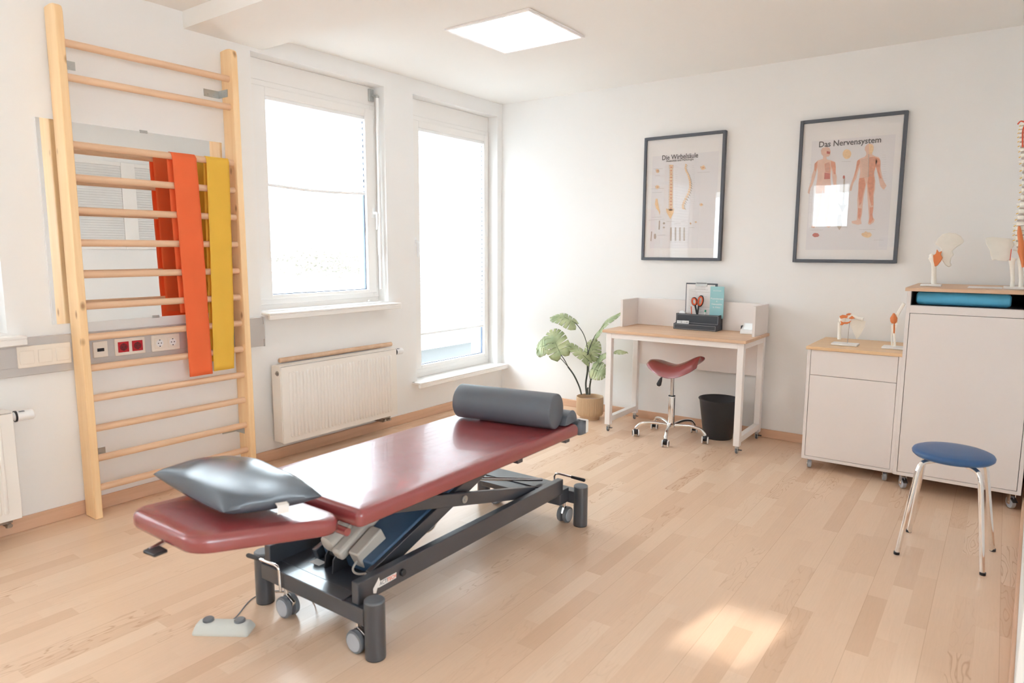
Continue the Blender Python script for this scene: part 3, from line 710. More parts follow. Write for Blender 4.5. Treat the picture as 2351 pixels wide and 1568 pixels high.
# drive unit
ax = (Vector((-1.86, 1.85, 0.415))-Vector((-1.86, 1.53, 0.225))).normalized()
o0 = Vector((-1.822, 1.50, 0.205))
part(T, 'control_box', MB().bar((-1.803, 1.538, 0.229), (-1.803, 1.656, 0.290), 0.052, 0.070), 'beige', bevel=0.006)
part(T, 'actuator', MB().bar((-1.868, 1.505, 0.240), (-1.868, 1.70, 0.345), 0.050, 0.046), 'beige', bevel=0.012)
mb = MB().lathe((0, 0, 0), [(0.02, -0.055), (0.033, -0.048), (0.036, -0.035), (0.036, 0.045), (0.030, 0.062)], n=28)
q = Vector((0.0, 0.92, 0.38)).normalized().to_track_quat('Z', 'Y').to_matrix()
for v in mb.v: v.xyz = (q @ v) + Vector((-1.925, 1.555, 0.284))
part(T, 'motor', mb, 'beige')
part(T, 'motor_bracket', MB().prism([(-1.935, 1.50, 0.176), (-1.935, 1.60, 0.176), (-1.935, 1.585, 0.225), (-1.935, 1.53, 0.25), (-1.935, 1.505, 0.225)], (0.006, 0, 0)).prism([(-1.88, 1.49, 0.176), (-1.88, 1.59, 0.176), (-1.88, 1.575, 0.225), (-1.88, 1.52, 0.25), (-1.88, 1.495, 0.225)], (0.006, 0, 0)).cyl((-1.94, 1.53, 0.228), (-1.86, 1.53, 0.228), 0.009), 'black', bevel=0.001)
def bez(P, n=24):
    P = [Vector(p) for p in P]; out = []
    for i in range(len(P)-1):
        p0 = P[max(i-1, 0)]; p1 = P[i]; p2 = P[i+1]; p3 = P[min(i+2, len(P)-1)]
        for k in range(n//(len(P)-1)+1):
            t = k/(n//(len(P)-1)+1)
            out.append(0.5*((2*p1)+(-p0+p2)*t+(2*p0-5*p1+4*p2-p3)*t*t+(-p0+3*p1-3*p2+p3)*t**3))
    out.append(P[-1]); return out
part(T, 'motor_cable', MB().tube(bez([(-1.80, 1.56, 0.24), (-1.80, 1.52, 0.205), (-1.77, 1.53, 0.190), (-1.72, 1.60, 0.20), (-1.675, 1.66, 0.215)], 32), 0.004, n=8), 'beige')
part(T, 'motor_cable', MB().tube(bez([(-1.92, 1.55, 0.28), (-1.87, 1.60, 0.34), (-1.82, 1.68, 0.385)], 20), 0.003, n=8), 'beige')
part(T, 'actuator_rod', MB().cyl((-1.775, 1.60, 0.215), (-1.70, 1.68, 0.20), 0.012), 'steel')
part(T, 'plug', MB().cyl((-1.755, 1.535, 0.185), (-1.725, 1.575, 0.19), 0.008), 'label')
# wheels, brake levers
def twin(t, x, y, s, side=False):
    rw = 0.040
    c = part(t, 'caster', MB().tube([(x, y, 0.130), (x, y, 0.080)], 0.0085).obox(Matrix.Translation((x+0.012, y, 0.058)) @ Matrix.Rotation(0.45, 4, 'Y'), 0.058, 0.012, 0.046), 'chrome', bevel=0.002)
    for e in (-1, 1):
        a = y+e*0.0165
        mesh_obj('wheel', MB().lathe((x+0.006, a, rw), [(rw-0.010, -0.010), (rw-0.002, -0.008), (rw, 0), (rw-0.002, 0.008), (rw-0.010, 0.010)], axis='Y', n=32), 'greyp', c)
        mesh_obj('hub_cap', MB().lathe((x+0.006, a+e*0.010, rw), [(0.0001, -0.001*e), (rw-0.0085, -0.001*e), (rw-0.0095, 0.0015*e), (0.0001, 0.003*e)], axis='Y', n=32), 'wheelcap', c)
    if side:     # this one is swivelled a quarter turn
        off = Vector((x, y, 0))-Vector(t['_o'])
        for ob in [c]+list(c.children):
            for v in ob.data.vertices:
                p = v.co-off; v.co = Vector((p.y, p.x, p.z))+off
            ob.data.flip_normals()
for x, y, s in ((-2.038, 1.408, -1), (-1.660, 1.415, -1), (-1.672, 2.752, 1), (-2.10, 2.755, 1)):
    twin(T, x, y, s, (x, y) == (-1.672, 2.752))
part(T, 'brake_lever', MB().tube([(-2.135, 1.366, 0.207), (-2.060, 1.378, 0.202), (-2.045, 1.380, 0.198), (-2.038, 1.382, 0.186), (-2.038, 1.384, 0.105)], 0.0055), 'chrome')
part(T, 'brake_grip', MB().tube([(-2.196, 1.357, 0.208), (-2.190, 1.358, 0.208), (-2.132, 1.366, 0.207)], [0.006, 0.0085, 0.008]), 'black')
part(T, 'brake_lever', MB().tube([(-1.665, 2.81, 0.216), (-1.735, 2.80, 0.222), (-1.752, 2.798, 0.219), (-1.759, 2.797, 0.205), (-1.757, 2.797, 0.16)], 0.0055), 'chrome')
part(T, 'brake_grip', MB().tube([(-1.595, 2.818, 0.210), (-1.60, 2.817, 0.211), (-1.668, 2.81, 0.216)], [0.006, 0.0085, 0.007]), 'black')
# emblem and bolt on the side rail
def text_mesh(body, size, m, parent, name, mtx, ext=0.0003, align='CENTER', sx=1.0):
    cu = bpy.data.curves.new('txt', 'FONT'); cu.body = body; cu.size = size; cu.extrude = ext; cu.align_x = align; cu.align_y = 'CENTER'; cu.resolution_u = 3; cu.offset = size*0.012
    ob = bpy.data.objects.new('txt', cu); C.objects.link(ob)
    dg = bpy.context.evaluated_depsgraph_get(); me = bpy.data.meshes.new_from_object(ob.evaluated_get(dg))
    bpy.data.objects.remove(ob); bpy.data.curves.remove(cu)
    base = Vector(parent['_o'])
    me.transform(Matrix.Translation(-base) @ mtx @ Matrix.Diagonal((sx, 1, 1, 1))); me.materials.clear(); me.materials.append(M[m])
    o = bpy.data.objects.new(name, me); C.objects.link(o); o['_o'] = tuple(base); o.parent = parent
    return o
XS = -1.6358
e = part(T, 'emblem_sticker', MB().prism([(XS, 1.466, 0.187), (XS, 1.478, 0.182), (XS, 1.485, 0.199), (XS, 1.492, 0.197), (XS, 1.572, 0.199), (XS, 1.574, 0.219), (XS, 1.497, 0.218), (XS, 1.492, 0.233), (XS, 1.483, 0.222), (XS, 1.465, 0.203)], (0.0006, 0, 0)), 'label', smooth=0)
RX = Matrix(((0, 0, 1, 0), (1, 0, 0, 0), (0, 1, 0, 0), (0, 0, 0, 1)))   # text x -> +y, text y -> +z, faces +x
text_mesh('ACTI', 0.020, 'greyp', e, 'lettering', Matrix.Translation((XS+0.0008, 1.513, 0.208)) @ RX, sx=0.85)
text_mesh('TECH', 0.020, 'orangep', e, 'lettering', Matrix.Translation((XS+0.0008, 1.551, 0.208)) @ RX, sx=0.85)
part(T, 'rail_screw', MB().lathe((XS, 1.602, 0.208), [(0.013, 0), (0.013, 0.008), (0.010, 0.011)], axis='X', n=20), 'black')
# ------------------------------------------------------------------ pillow, rolls, cover on the table
def cushion(name, L, Nn, Rr, B, hgt, m, label, cat):
    n = 22; mb = MB(); cen = (L+Nn+Rr+B)/4
    for sgn in (1, -1):
        k = len(mb.v)
        for i in range(n+1):
            for j in range(n+1):
                u, v = i/n, j/n
                p = L*(1-u)*(1-v)+Nn*u*(1-v)+Rr*u*v+B*(1-u)*v
                a, b = 2*u-1, 2*v-1
                pin = 0.045*((1-abs(a)**3)*abs(b)**2 + (1-abs(b)**3)*abs(a)**2)
                p = p+(cen-p)*pin
                th = max(0.0, (1-abs(a)**2.6))**0.48*max(0.0, (1-abs(b)**2.6))**0.48
                wr = 0.003*math.sin(7*a+5*b)*th + 0.004*math.sin(3*a-9*b+1)*(1-th)*th*2
                z = (hgt*th*0.62+wr) if sgn > 0 else -hgt*min(th, 0.75)*0.40
                mb.v.append(Vector((p.x, p.y, p.z+z)))
        for i in range(n):
            for j in range(n):
                q = k+i*(n+1)+j; f = (q, q+n+1, q+n+2, q+1); mb.f.append(f if sgn > 0 else f[::-1])
    t = thing(name, (cen.x, cen.y, cen.z-hgt*0.35), label, cat)
    part(t, 'cushion_cover', mb, m, smooth=80, subsurf=1)
    return t
zc_ = 0.592
pl = cushion('pillow', Vector((-2.215, 1.035, zc_+0.012)), Vector((-1.735, 1.005, zc_)), Vector((-1.610, 1.265, zc_)), Vector((-2.06, 1.30, zc_+0.01)), 0.115, 'pillow_v', 'plump slate grey pillow lying on the head rest of the table', 'pillow')
mb = MB()
a = Vector((-1.668, 1.132, 0.590)); d = Vector((0.014, 0.030, 0))
mb.loft([[a+d*0+Vector((-0.012, 0.004, 0.006)), a+d+Vector((-0.012, 0.004, 0.006)), a+d+Vector((-0.012, 0.004, 0.0045)), a+Vector((-0.012, 0.004, 0.0045))],
         [a+Vector((0.006, -0.002, 0.004)), a+d+Vector((0.006, -0.002, 0.004)), a+d+Vector((0.006, -0.002, 0.0025)), a+Vector((0.006, -0.002, 0.0025))],
         [a+Vector((0.012, -0.006, -0.020)), a+d+Vector((0.012, -0.006, -0.020)), a+d+Vector((0.0105, -0.0055, -0.020)), a+Vector((0.0105, -0.0055, -0.020))]])
part(pl, 'fabric_label', mb, 'label')
def roll(name, p0, p1, r, label, cat, m='grey_vinyl', half=False):
    p0 = Vector(p0); p1 = Vector(p1); d = (p1-p0).normalized(); h = Vector((0, 0, 1)); s = d.cross(h).normalized()
    t = thing(name, (p0+p1)/2-Vector((0, 0, 0 if half else r)), label, cat)
    L = []; n = 48
    for off, k in ((0, 0.93), (0.003, 0.98), (0.009, 1.0)):
        L.append((p0+d*off, k))
    L += [(p1-d*o_, k) for o_, k in ((0.009, 1.0), (0.003, 0.98), (0, 0.93))]
    loops = []
    for p, k in L:
        q = []
        for j in range(n):
            a = 2*pi*j/n; c_, s_ = math.cos(a), math.sin(a)
            if half: s_ = max(s_, 0.0)*1.0; c_ = c_ if math.sin(a) >= 0 else c_*0.985
            q.append(p+(s*c_+h*s_)*r*k + (h*0.0))
        if half:
            q = []
            for j in range(32): a = pi*j/31; q.append(p+(s*math.cos(a)+h*math.sin(a))*r*k+h*(0.004 if k < 1 else 0.001))
            for j in range(16): q.append(p+s*(-1+2*(j+1)/17)*r*k+h*(0.003 if k < 1 else 0))
        loops.append(q)
    part(t, 'roll_cover', MB().loft(loops), m, smooth=50)
    return t
roll('bolster', (-2.083, 2.452, 0.6150), (-1.585, 2.532, 0.6150), 0.081, 'large round slate grey bolster lying across the far table end', 'bolster')
roll('half_roll', (-2.05, 2.600, 0.5345), (-1.578, 2.655, 0.5345), 0.0600, 'small half round grey roll behind the large bolster', 'half roll', half=True)
t = thing('end_cover', (-1.85, 2.72, 0.465), 'grey padded cover pulled over the far end of the table', 'table cover')
part(t, 'cover_sleeve', slab([(XL-0.006, 2.690), (XRt+0.006, 2.690), (XRt+0.006, 2.775), (XL-0.006, 2.775)], 0.028, 0.468, 0.537, 0.028, 0.015), 'grey_vinyl', smooth=60)
mb = MB().box(-1.600, -1.5485, 2.735, 2.7575, 0.5365, 0.5378).box(-1.5495, -1.5482, 2.735, 2.7575, 0.478, 0.537)
part(t, 'fabric_label', mb, 'label', bevel=0.0005)
# ------------------------------------------------------------------ foot pedal and cables
t = thing('foot_pedal', (-2.12, 1.215, 0), 'light grey foot switch with two round buttons on the floor', 'foot switch')
c = Vector((-2.128, 1.212, 0)); ang = math.atan2(1.262-1.153, -2.04+2.201); R = Matrix.Rotation(ang, 4, 'Z')
def lp(sx, sy, z, k=0.4): return [tuple(R @ Vector((x, y, z)) + c) for x, y in ((-sx, -sy), (sx, -sy), (sx, sy), (-sx, sy))]
def rl(sx, sy, z, r): return [tuple(R @ Vector((p.x, p.y, z)) + c) for p in round_poly([(-sx, -sy), (sx, -sy), (sx, sy), (-sx, sy)], r)]
part(t, 'housing', MB().loft([rl(0.098, 0.036, 0.0, 0.008), rl(0.100, 0.038, 0.004, 0.01), rl(0.099, 0.037, 0.010, 0.01), rl(0.092, 0.024, 0.031, 0.01), rl(0.088, 0.018, 0.035, 0.01), rl(0.080, 0.012, 0.036, 0.008)]), 'pedal', smooth=40)
for s in (-1, 1):
    b0 = R @ Vector((s*0.056, 0.004, 0.034))+c
    part(t, 'foot_button', MB().lathe(b0, [(0.019, 0), (0.019, 0.008), (0.016, 0.011), (0.0001, 0.012)], n=24), 'greyp')
part(t, 'cable', MB().tube(bez([(-2.150, 1.247, 0.012), (-2.175, 1.29, 0.003), (-2.243, 1.40, 0.003), (-2.225, 1.485, 0.003), (-2.10, 1.53, 0.003), (-2.03, 1.52, 0.004), (-1.98, 1.50, 0.05), (-1.97, 1.50, 0.163)], 64), 0.0022, n=6), 'greyp')
single('power_cable', MB().tube(bez([(-1.78, 1.54, 0.162), (-1.90, 1.55, 0.06), (-1.98, 1.58, 0.004), (-2.02, 1.66, 0.003), (-2.05, 1.85, 0.003), (-2.07, 2.05, 0.003), (-2.13, 2.20, 0.003), (-2.16, 2.34, 0.003), (-2.4, 2.6, 0.003), (-3.2, 2.5, 0.003), (-3.66, 2.36, 0.003)], 100), 0.0025, n=6), 'greyp', 'thin grey mains cable on the floor under the treatment table', 'cable')

# ------------------------------------------------------------------ desk
DX0, DX1, DY0, DY1, DZ = -2.352, -1.312, 4.368, 4.905, 0.762
t = thing('desk', ((DX0+DX1)/2, (DY0+DY1)/2, 0), 'white metal desk with oak coloured top and low white screens', 'desk')
part(t, 'desktop', MB().box(DX0, DX1, DY0, DY1, DZ-0.020, DZ), 'oak', bevel=0.002)
zl = 0.052; s_ = 0.042; fx0, fx1, fy0, fy1 = -2.330, -1.330, 4.392, 4.880
for x in (fx0, fx1-s_):
    for y in (fy0, fy1-s_):
        g = part(t, 'leg', MB().box(x, x+s_, y, y+s_, zl, DZ-0.021), 'whitemetal', bevel=0.003)
        cx, cy = x+s_/2, y+s_/2
        mesh_obj('caster_fork', MB().cyl((cx, cy, 0.036), (cx, cy, zl), 0.012, n=14).box(cx-0.010, cx-0.007, cy-0.012, cy+0.012, 0.012, 0.038).box(cx+0.007, cx+0.010, cy-0.012, cy+0.012, 0.012, 0.038), 'zinc', g)
        mesh_obj('wheel', MB().lathe((cx, cy, 0.0155), [(0.010, -0.006), (0.0155, -0.005), (0.0155, 0.005), (0.010, 0.006)], axis='X', n=20), 'greyp', g)
        mesh_obj('brake_tab', MB().box(cx+0.008, cx+0.034, cy-0.010, cy+0.006, 0.026, 0.030), 'black', g, bevel=0.001)
for x in (fx0, fx1-s_):
    part(t, 'side_bar', MB().box(x+0.001, x+s_-0.001, fy0+s_, fy1-s_, zl+0.022, zl+0.062), 'whitemetal', bevel=0.002)
    part(t, 'side_bar', MB().box(x+0.001, x+s_-0.001, fy0+s_, fy1-s_, DZ-0.061, DZ-0.021), 'whitemetal', bevel=0.002)
for y in (fy0, fy1-s_):
    part(t, 'long_bar', MB().box(fx0+s_, fx1-s_, y+0.001, y+s_-0.001, DZ-0.061, DZ-0.021), 'whitemetal', bevel=0.002)
part(t, 'modesty_panel', MB().box(fx0+s_, fx1-s_, fy1-0.012, fy1+0.004, 0.452, DZ-0.062), 'white_board', bevel=0.001)
part(t, 'side_screen', MB().box(-2.338, -2.320, 4.625, 4.905, DZ+0.0005, 0.968), 'white_board', bevel=0.001)
part(t, 'side_screen', MB().box(-1.345, -1.327, 4.600, 4.905, DZ+0.0005, 0.968), 'white_board', bevel=0.001)
part(t, 'back_screen', MB().box(-2.320, -1.345, 4.889, 4.905, DZ+0.0005, 0.968), 'white_board', bevel=0.001)
# saddle stool
SX, SY = -1.858, 4.512
t = thing('saddle_stool', (SX, SY, 0), 'wine red saddle stool on a chrome five star base under the desk', 'stool')
rotA = math.radians(-8); mbs = MB(); nu, nv = 28, 18
def saddle(u, v, top):
    a = u*0.205; r = math.sqrt(max(0, 1-abs(u)**2.6)); b = v*0.150*(0.30+0.70*r)
    z = 0.078*abs(u)**1.7 - (0.050*(1+0.55*u) if v < 0 else 0.018)*abs(v)**1.8 + 0.034*u
    rim = (max(abs(u), abs(v)))**6
    z += (0.030*(1-rim)) if top else (-0.014*(1-rim))
    a += (-v*0.035 if v < 0 else 0)*r
    x = a*math.cos(rotA)-b*math.sin(rotA); y = a*math.sin(rotA)+b*math.cos(rotA)
    return Vector((SX+0.012+x, SY+y, 0.505+z))
for top in (True, False):
    k = len(mbs.v)
    for i in range(nu+1):
        for j in range(nv+1): mbs.v.append(saddle(-1+2*i/nu, -1+2*j/nv, top))
    for i in range(nu):
        for j in range(nv):
            q = k+i*(nv+1)+j; f = (q, q+nv+1, q+nv+2, q+1); mbs.f.append(f if top else f[::-1])
part(t, 'seat', mbs, 'vinyl', smooth=80, subsurf=1)
part(t, 'gas_spring', MB().cyl((SX, SY, 0.305), (SX, SY, 0.497), 0.0135, n=24).lathe((SX, SY, 0), [(0.0139, 0.345), (0.0142, 0.347), (0.0139, 0.349)], n=24), 'steel')
part(t, 'column', MB().lathe((SX, SY, 0), [(0.024, 0.105), (0.024, 0.300), (0.021, 0.310), (0.0137, 0.310)], n=32), 'chrome')
part(t, 'column_ring', MB().lathe((SX, SY, 0), [(0.0138, 0.3115), (0.0245, 0.3105), (0.0245, 0.3055), (0.0138, 0.3055)], n=32, close=True), 'black')
lv = part(t, 'lever', MB().tube([(SX-0.01, SY-0.01, 0.492), (SX-0.03, SY-0.05, 0.482), (SX-0.048, SY-0.085, 0.445)], 0.004), 'black')
mesh_obj('lever_grip', MB().tube([(SX-0.048, SY-0.085, 0.447), (SX-0.053, SY-0.092, 0.425), (SX-0.060, SY-0.099, 0.398), (SX-0.063, SY-0.101, 0.388)], [0.006, 0.013, 0.017, 0.009], n=14), 'black', lv)
part(t, 'hub', MB().lathe((SX, SY, 0), [(0.020, 0.078), (0.034, 0.085), (0.034, 0.102), (0.025, 0.112)], n=28), 'chrome')
feet = [(-2.078, 4.400), (-1.793, 4.268), (-1.606, 4.518), (-1.772, 4.745), (-2.052, 4.664)]
for i, (fx, fy) in enumerate(feet):
    d = Vector((fx-SX, fy-SY, 0)); n_ = d.normalized()
    P = [Vector((SX, SY, 0.096))+n_*0.025, Vector((SX, SY, 0.107))+d*0.5, Vector((SX, SY, 0.098))+d*0.82, Vector((SX, SY, 0.074))+d*0.96, Vector((SX, SY, 0.056))+d]
    a = part(t, 'base_arm', MB().tube(bez(P, 20), 0.0115, n=14), 'chrome')
    th = (0.6, 0.25, 0.3, 0.3, 0.25)[i]; qm = Matrix.Rotation(th, 4, 'Z')
    cm = MB().sphere((fx, fy, 0.036), 0.021, 0.021, 0.022, n=16).cyl((fx, fy, 0.045), (fx, fy, 0.062), 0.009, n=12)
    mesh_obj('caster', cm, 'black', a)
    for e in (-1, 1):
        w_ = MB().lathe((0, 0, 0), [(0.019, -0.005), (0.0245, -0.004), (0.0245, 0.004), (0.019, 0.005)], axis='X', n=22)
        for v in w_.v: v.xyz = (qm @ (v+Vector((e*0.019, 0, 0))))+Vector((fx, fy, 0.0245))
        mesh_obj('wheel', w_, 'wplastic', a)
        w_ = MB().lathe((0, 0, 0), [(0.0001, -0.0058), (0.0185, -0.0058), (0.0185, 0.0058), (0.0001, 0.0058)], axis='X', n=22)
        for v in w_.v: v.xyz = (qm @ (v+Vector((e*0.019, 0, 0))))+Vector((fx, fy, 0.0245))
        mesh_obj('wheel_disc', w_, 'black', a)
# waste bin
single('waste_bin', MB().lathe((-1.590, 4.735, 0), [(0.098, 0.0), (0.102, 0.006), (0.138, 0.270), (0.143, 0.278), (0.146, 0.283), (0.143, 0.287), (0.136, 0.282), (0.098, 0.012), (0.0001, 0.012)], n=56), 'bin', 'black round plastic waste bin under the right side of the desk', 'waste bin', smooth=50)

# ------------------------------------------------------------------ things on the desk
OX0, OX1, OY0, OY1 = -1.962, -1.640, 4.745, 4.872
t = thing('desk_organiser', ((OX0+OX1)/2, OY0, DZ), 'black leatherette desk organiser with pale stitching', 'desk organiser')
w_ = 0.005; z0 = DZ+0.0005
mb = MB().box(OX0, OX1, OY0, OY1, z0, z0+0.005)
mb.box(OX0, OX1, OY0, OY0+w_, z0+0.005, z0+0.042)
mb.box(OX0, OX1, OY0+0.048, OY0+0.048+w_, z0+0.005, z0+0.112)
for x in (OX0, OX1-w_):
    mb.prism([(x, OY0+w_, z0+0.005), (x, OY1, z0+0.005), (x, OY1, z0+0.112), (x, OY0+0.048, z0+0.112), (x, OY0+0.043, z0+0.050), (x, OY0+0.036, z0+0.042), (x, OY0+w_, z0+0.042)], (w_, 0, 0))
mb.box(OX0+w_, OX1-w_, OY1-w_, OY1, z0+0.005, z0+0.112).prism([(-1.88, OY1-w_, z0+0.112), (OX1, OY1-w_, z0+0.112)]+[(OX1, OY1-w_, z0+0.195), (OX1-0.006, OY1-w_, z0+0.208), (OX1-0.02, OY1-w_, z0+0.214), (-1.87, OY1-w_, z0+0.214), (-1.88, OY1-w_, z0+0.205)], (0, w_, 0))
part(t, 'body', mb, 'leather', bevel=0.0012)
def stitch(y, xa, xb, za, zb):
    e = 0.0012; d = 0.0008
    return MB().box(xa, xb, y-d, y, za, za+e).box(xa, xb, y-d, y, zb-e, zb).box(xa, xa+e, y-d, y, za+e, zb-e).box(xb-e, xb, y-d, y, za+e, zb-e)
part(t, 'stitching', stitch(OY0, OX0+0.006, OX1-0.006, z0+0.005, z0+0.037), 'stitch', smooth=0)
part(t, 'stitching', stitch(OY0+0.048, OX0+0.006, OX1-0.006, z0+0.046, z0+0.107), 'stitch', smooth=0)
# clipboard leaning in the organiser
def leaning(mb, piv, a):
    R = Matrix.Translation(piv) @ Matrix.Rotation(a, 4, 'X') @ Matrix.Translation(-Vector(piv))
    for v in mb.v: v.xyz = R @ v
    return mb
pv = (-1.80, OY1-0.012, z0+0.012); la = math.radians(0)
t = thing('clipboard', (-1.80, OY1-0.010, z0+0.006), 'dark clipboard with a white form standing in the organiser', 'clipboard')
cx0, cx1, cz0, cz1 = -1.921, -1.682, z0+0.006, z0+0.337
part(t, 'board', MB().box(cx0, cx1, OY1-0.0125, OY1-0.0095, cz0, cz1), 'frame', bevel=0.001)
part(t, 'form', MB().box(cx0+0.007, cx1-0.018, OY1-0.0138, OY1-0.0127, cz0+0.01, cz1-0.010), 'paper', smooth=0)
mb = MB()
for i in range(26):
    zz = cz1-0.048-i*0.0085; rr = random.Random(i)
    mb.box(cx0+0.025, cx0+0.06+rr.random()*0.13, OY1-0.0141, OY1-0.0138, zz, zz+0.0018)
for q in range(3): mb.box(cx0+0.07, cx0+0.15, OY1-0.0141, OY1-0.0138, cz1-0.033-q*0.006, cz1-0.0315-q*0.006)
part(t, 'printed_lines', mb, 'paleink', smooth=0)
part(t, 'clip', MB().box(-1.845, -1.758, OY1-0.020, OY1-0.0145, cz1-0.022, cz1-0.004).tube([(-1.842, OY1-0.018, cz1-0.006), (-1.838, OY1-0.018, cz1+0.004), (-1.765, OY1-0.018, cz1+0.004), (-1.761, OY1-0.018, cz1-0.006)], 0.002, n=8), 'zinc', bevel=0.001)
# brochure
bx0, bx1 = -1.728, -1.627
t = thing('brochure', (-1.68, OY1-0.03, z0+0.006), 'pale teal brochure with white lettering in the organiser', 'brochure')
by = OY1-0.030; bz0, bz1 = z0+0.10, z0+0.317
part(t, 'folded_cover', MB().box(bx0, bx1, by, by+0.0014, bz0-0.015, bz1).box(bx0, bx1, by+0.0022, by+0.0034, bz0-0.015, bz1-0.001), 'teal', smooth=0)
RY = Matrix(((1, 0, 0, 0), (0, 0, -1, 0), (0, 1, 0, 0), (0, 0, 0, 1)))   # text x -> +x, y -> +z, faces -y
for s, dz, sz in (('physiotherapie', 0.030, 0.010), ('Physiotherapie', 0.088, 0.0155), ('&', 0.107, 0.014), ('Osteopathie', 0.128, 0.0155), ('St. P\u00f6lten', 0.151, 0.0145)):
    text_mesh(s, sz, 'wplastic', t, 'lettering', Matrix.Translation(((bx0+bx1)/2, by-0.0003, bz1-dz)) @ RY, ext=0.0002)
# scissors
t = thing('scissors', (-1.815, OY0+0.075, z0+0.006), 'orange and black scissors standing handles up in the organiser', 'scissors')
ys = OY0+0.078; zb = z0
def ring(cx, cz, rx, rz, rot, r, n=28):
    P = []
    for i in range(n+1):
        a = 2*pi*i/n; x, z = rx*math.cos(a), rz*math.sin(a)
        P.append((cx+x*math.cos(rot)-z*math.sin(rot), ys, cz+x*math.sin(rot)+z*math.cos(rot)))
    return P
for nm, m, r, k in (('handle', 'black', 0.0068, 1.0), ('handle_lining', 'orangep', 0.0055, 0.86)):
    for cx, cz, rx, rz, rot in ((-1.838, zb+0.203, 0.018, 0.026, 0.18), (-1.792, zb+0.208, 0.0175, 0.037, -0.16)):
        mb = MB().tube(ring(cx, cz, rx*k, rz*k, rot, r), r, n=10, cap=False)
        if k < 1:
            for v in mb.v: v.y -= 0.004
        part(t, nm, mb, m)
part(t, 'shank', MB().bar((-1.833, ys, zb+0.182), (-1.812, ys, zb+0.10), 0.012, 0.008, up=(0, 1, 0)), 'black', bevel=0.002)
part(t, 'shank', MB().bar((-1.803, ys-0.003, zb+0.178), (-1.812, ys-0.003, zb+0.10), 0.012, 0.008, up=(0, 1, 0)), 'black', bevel=0.002)
part(t, 'blade', MB().bar((-1.812, ys, zb+0.105), (-1.806, ys, zb+0.008), 0.014, 0.003, up=(0, 1, 0)), 'steel')
single('pencil', MB().cyl((-1.846, OY0+0.085, zb+0.007), (-1.862, OY0+0.080, zb+0.165), 0.0036, n=6), 'orangep', 'thin orange red pencil leaning beside the scissors', 'pencil')
t = thing('correction_pen', (-1.755, OY0+0.075, zb+0.006), 'white correction pen with a green cap beside the brochure', 'pen')
part(t, 'barrel', MB().cyl((-1.757, OY0+0.078, zb+0.006), (-1.753, OY0+0.078, zb+0.130), 0.006, n=14), 'wplastic')
part(t, 'cap', MB().cyl((-1.753, OY0+0.078, zb+0.130), (-1.752, OY0+0.078, zb+0.145), 0.0062, n=14), mat('green_cap', srgb(50, 150, 125), 0.4))
t = thing('tape_dispenser', (-1.925, OY0+0.07, zb+0.006), 'rounded white dispenser peeking over the left of the organiser', 'dispenser')
part(t, 'housing', MB().lathe((-1.925, OY0+0.075, zb+0.107), [(0.020, -0.012), (0.0255, -0.009), (0.0255, 0.009), (0.020, 0.012)], axis='Y', n=28).box(-1.945, -1.905, OY0+0.066, OY0+0.084, zb+0.006, zb+0.107), 'wplastic', bevel=0.002)
for i, (x, dz, l) in enumerate(((-1.938, 0.0, 'white business cards stacked at the left of the organiser tray'), (-1.893, 0.001, 'white business cards with a grey print in the organiser tray'))):
    t = thing('business_cards', (x+0.02, OY0+0.03, zb+0.006), l, 'business cards')
    part(t, 'card_stack', leaning(MB().box(x-0.012, x+0.038, OY0+0.020+0.006*(1-i), OY0+0.0235+0.006*(1-i), zb+0.007, zb+0.062+dz), (x, OY0+0.022, zb+0.007), -0.18), 'paper', bevel=0.0004)
    part(t, 'print', leaning(MB().box(x-0.004, x+0.016, OY0+0.0196+0.006*(1-i), OY0+0.020+0.006*(1-i), zb+0.050, zb+0.053).box(x+0.018, x+0.030, OY0+0.0196+0.006*(1-i), OY0+0.020+0.006*(1-i), zb+0.046, zb+0.056), (x, OY0+0.022, zb+0.007), -0.18), 'paleink', smooth=0)
# terminal
p = on_y(1697, 757, 4.76)
t = thing('payment_terminal', (-1.42, 4.78, DZ), 'small white device with a tilted lit screen by the right desk screen', 'payment terminal')
x0, x1 = -1.468, -1.357
mb = MB().prism([(x0, 4.735, DZ+0.0005), (x0, 4.855, DZ+0.0005), (x0, 4.850, DZ+0.066), (x0, 4.825, DZ+0.072), (x0, 4.742, DZ+0.022), (x0, 4.735, DZ+0.012)], (x1-x0, 0, 0))
part(t, 'housing', mb, 'wplastic', bevel=0.003)
mb = MB().prism([(x0+0.014, 4.7535, DZ+0.031), (x0+0.014, 4.812, DZ+0.066), (x0+0.014, 4.8115, DZ+0.0672), (x0+0.014, 4.753, DZ+0.0322)], (x1-x0-0.024, 0, 0))
part(t, 'screen', mb, 'screen', smooth=0)
part(t, 'card_slot', MB().box(x0-0.004, x0+0.002, 4.765, 4.80, DZ+0.03, DZ+0.055), 'black', bevel=0.001)

# ------------------------------------------------------------------ monstera
px_, py_ = -2.610, 4.665
t = thing('potted_monstera', (px_, py_, 0), 'artificial monstera with split leaves in a tan ribbed pot', 'potted plant')
n = 144; prof = [(0.078, 0.0), (0.080, 0.004), (0.080, 0.022), (0.100, 0.030), (0.107, 0.040), (0.108, 0.060), (0.108, 0.155), (0.107, 0.174), (0.106, 0.180), (0.102, 0.180), (0.100, 0.174), (0.098, 0.145)]
mb = MB().lathe((px_, py_, 0), prof, n=n)
for i, (r, z) in enumerate(prof):
    if 0.028 < z < 0.165 and r > 0.099:
        for j in range(n):
            v = mb.v[i*n+j]; k = 1-(0.040 if j % 4 in (0, 1) else 0.0); v.x = px_+(v.x-px_)*k; v.y = py_+(v.y-py_)*k
part(t, 'pot', mb, 'pot', smooth=50)
part(t, 'filler', MB().lathe((px_, py_, 0), [(0.097, 0.139), (0.097, 0.147), (0.0001, 0.150)], n=32), 'soil')
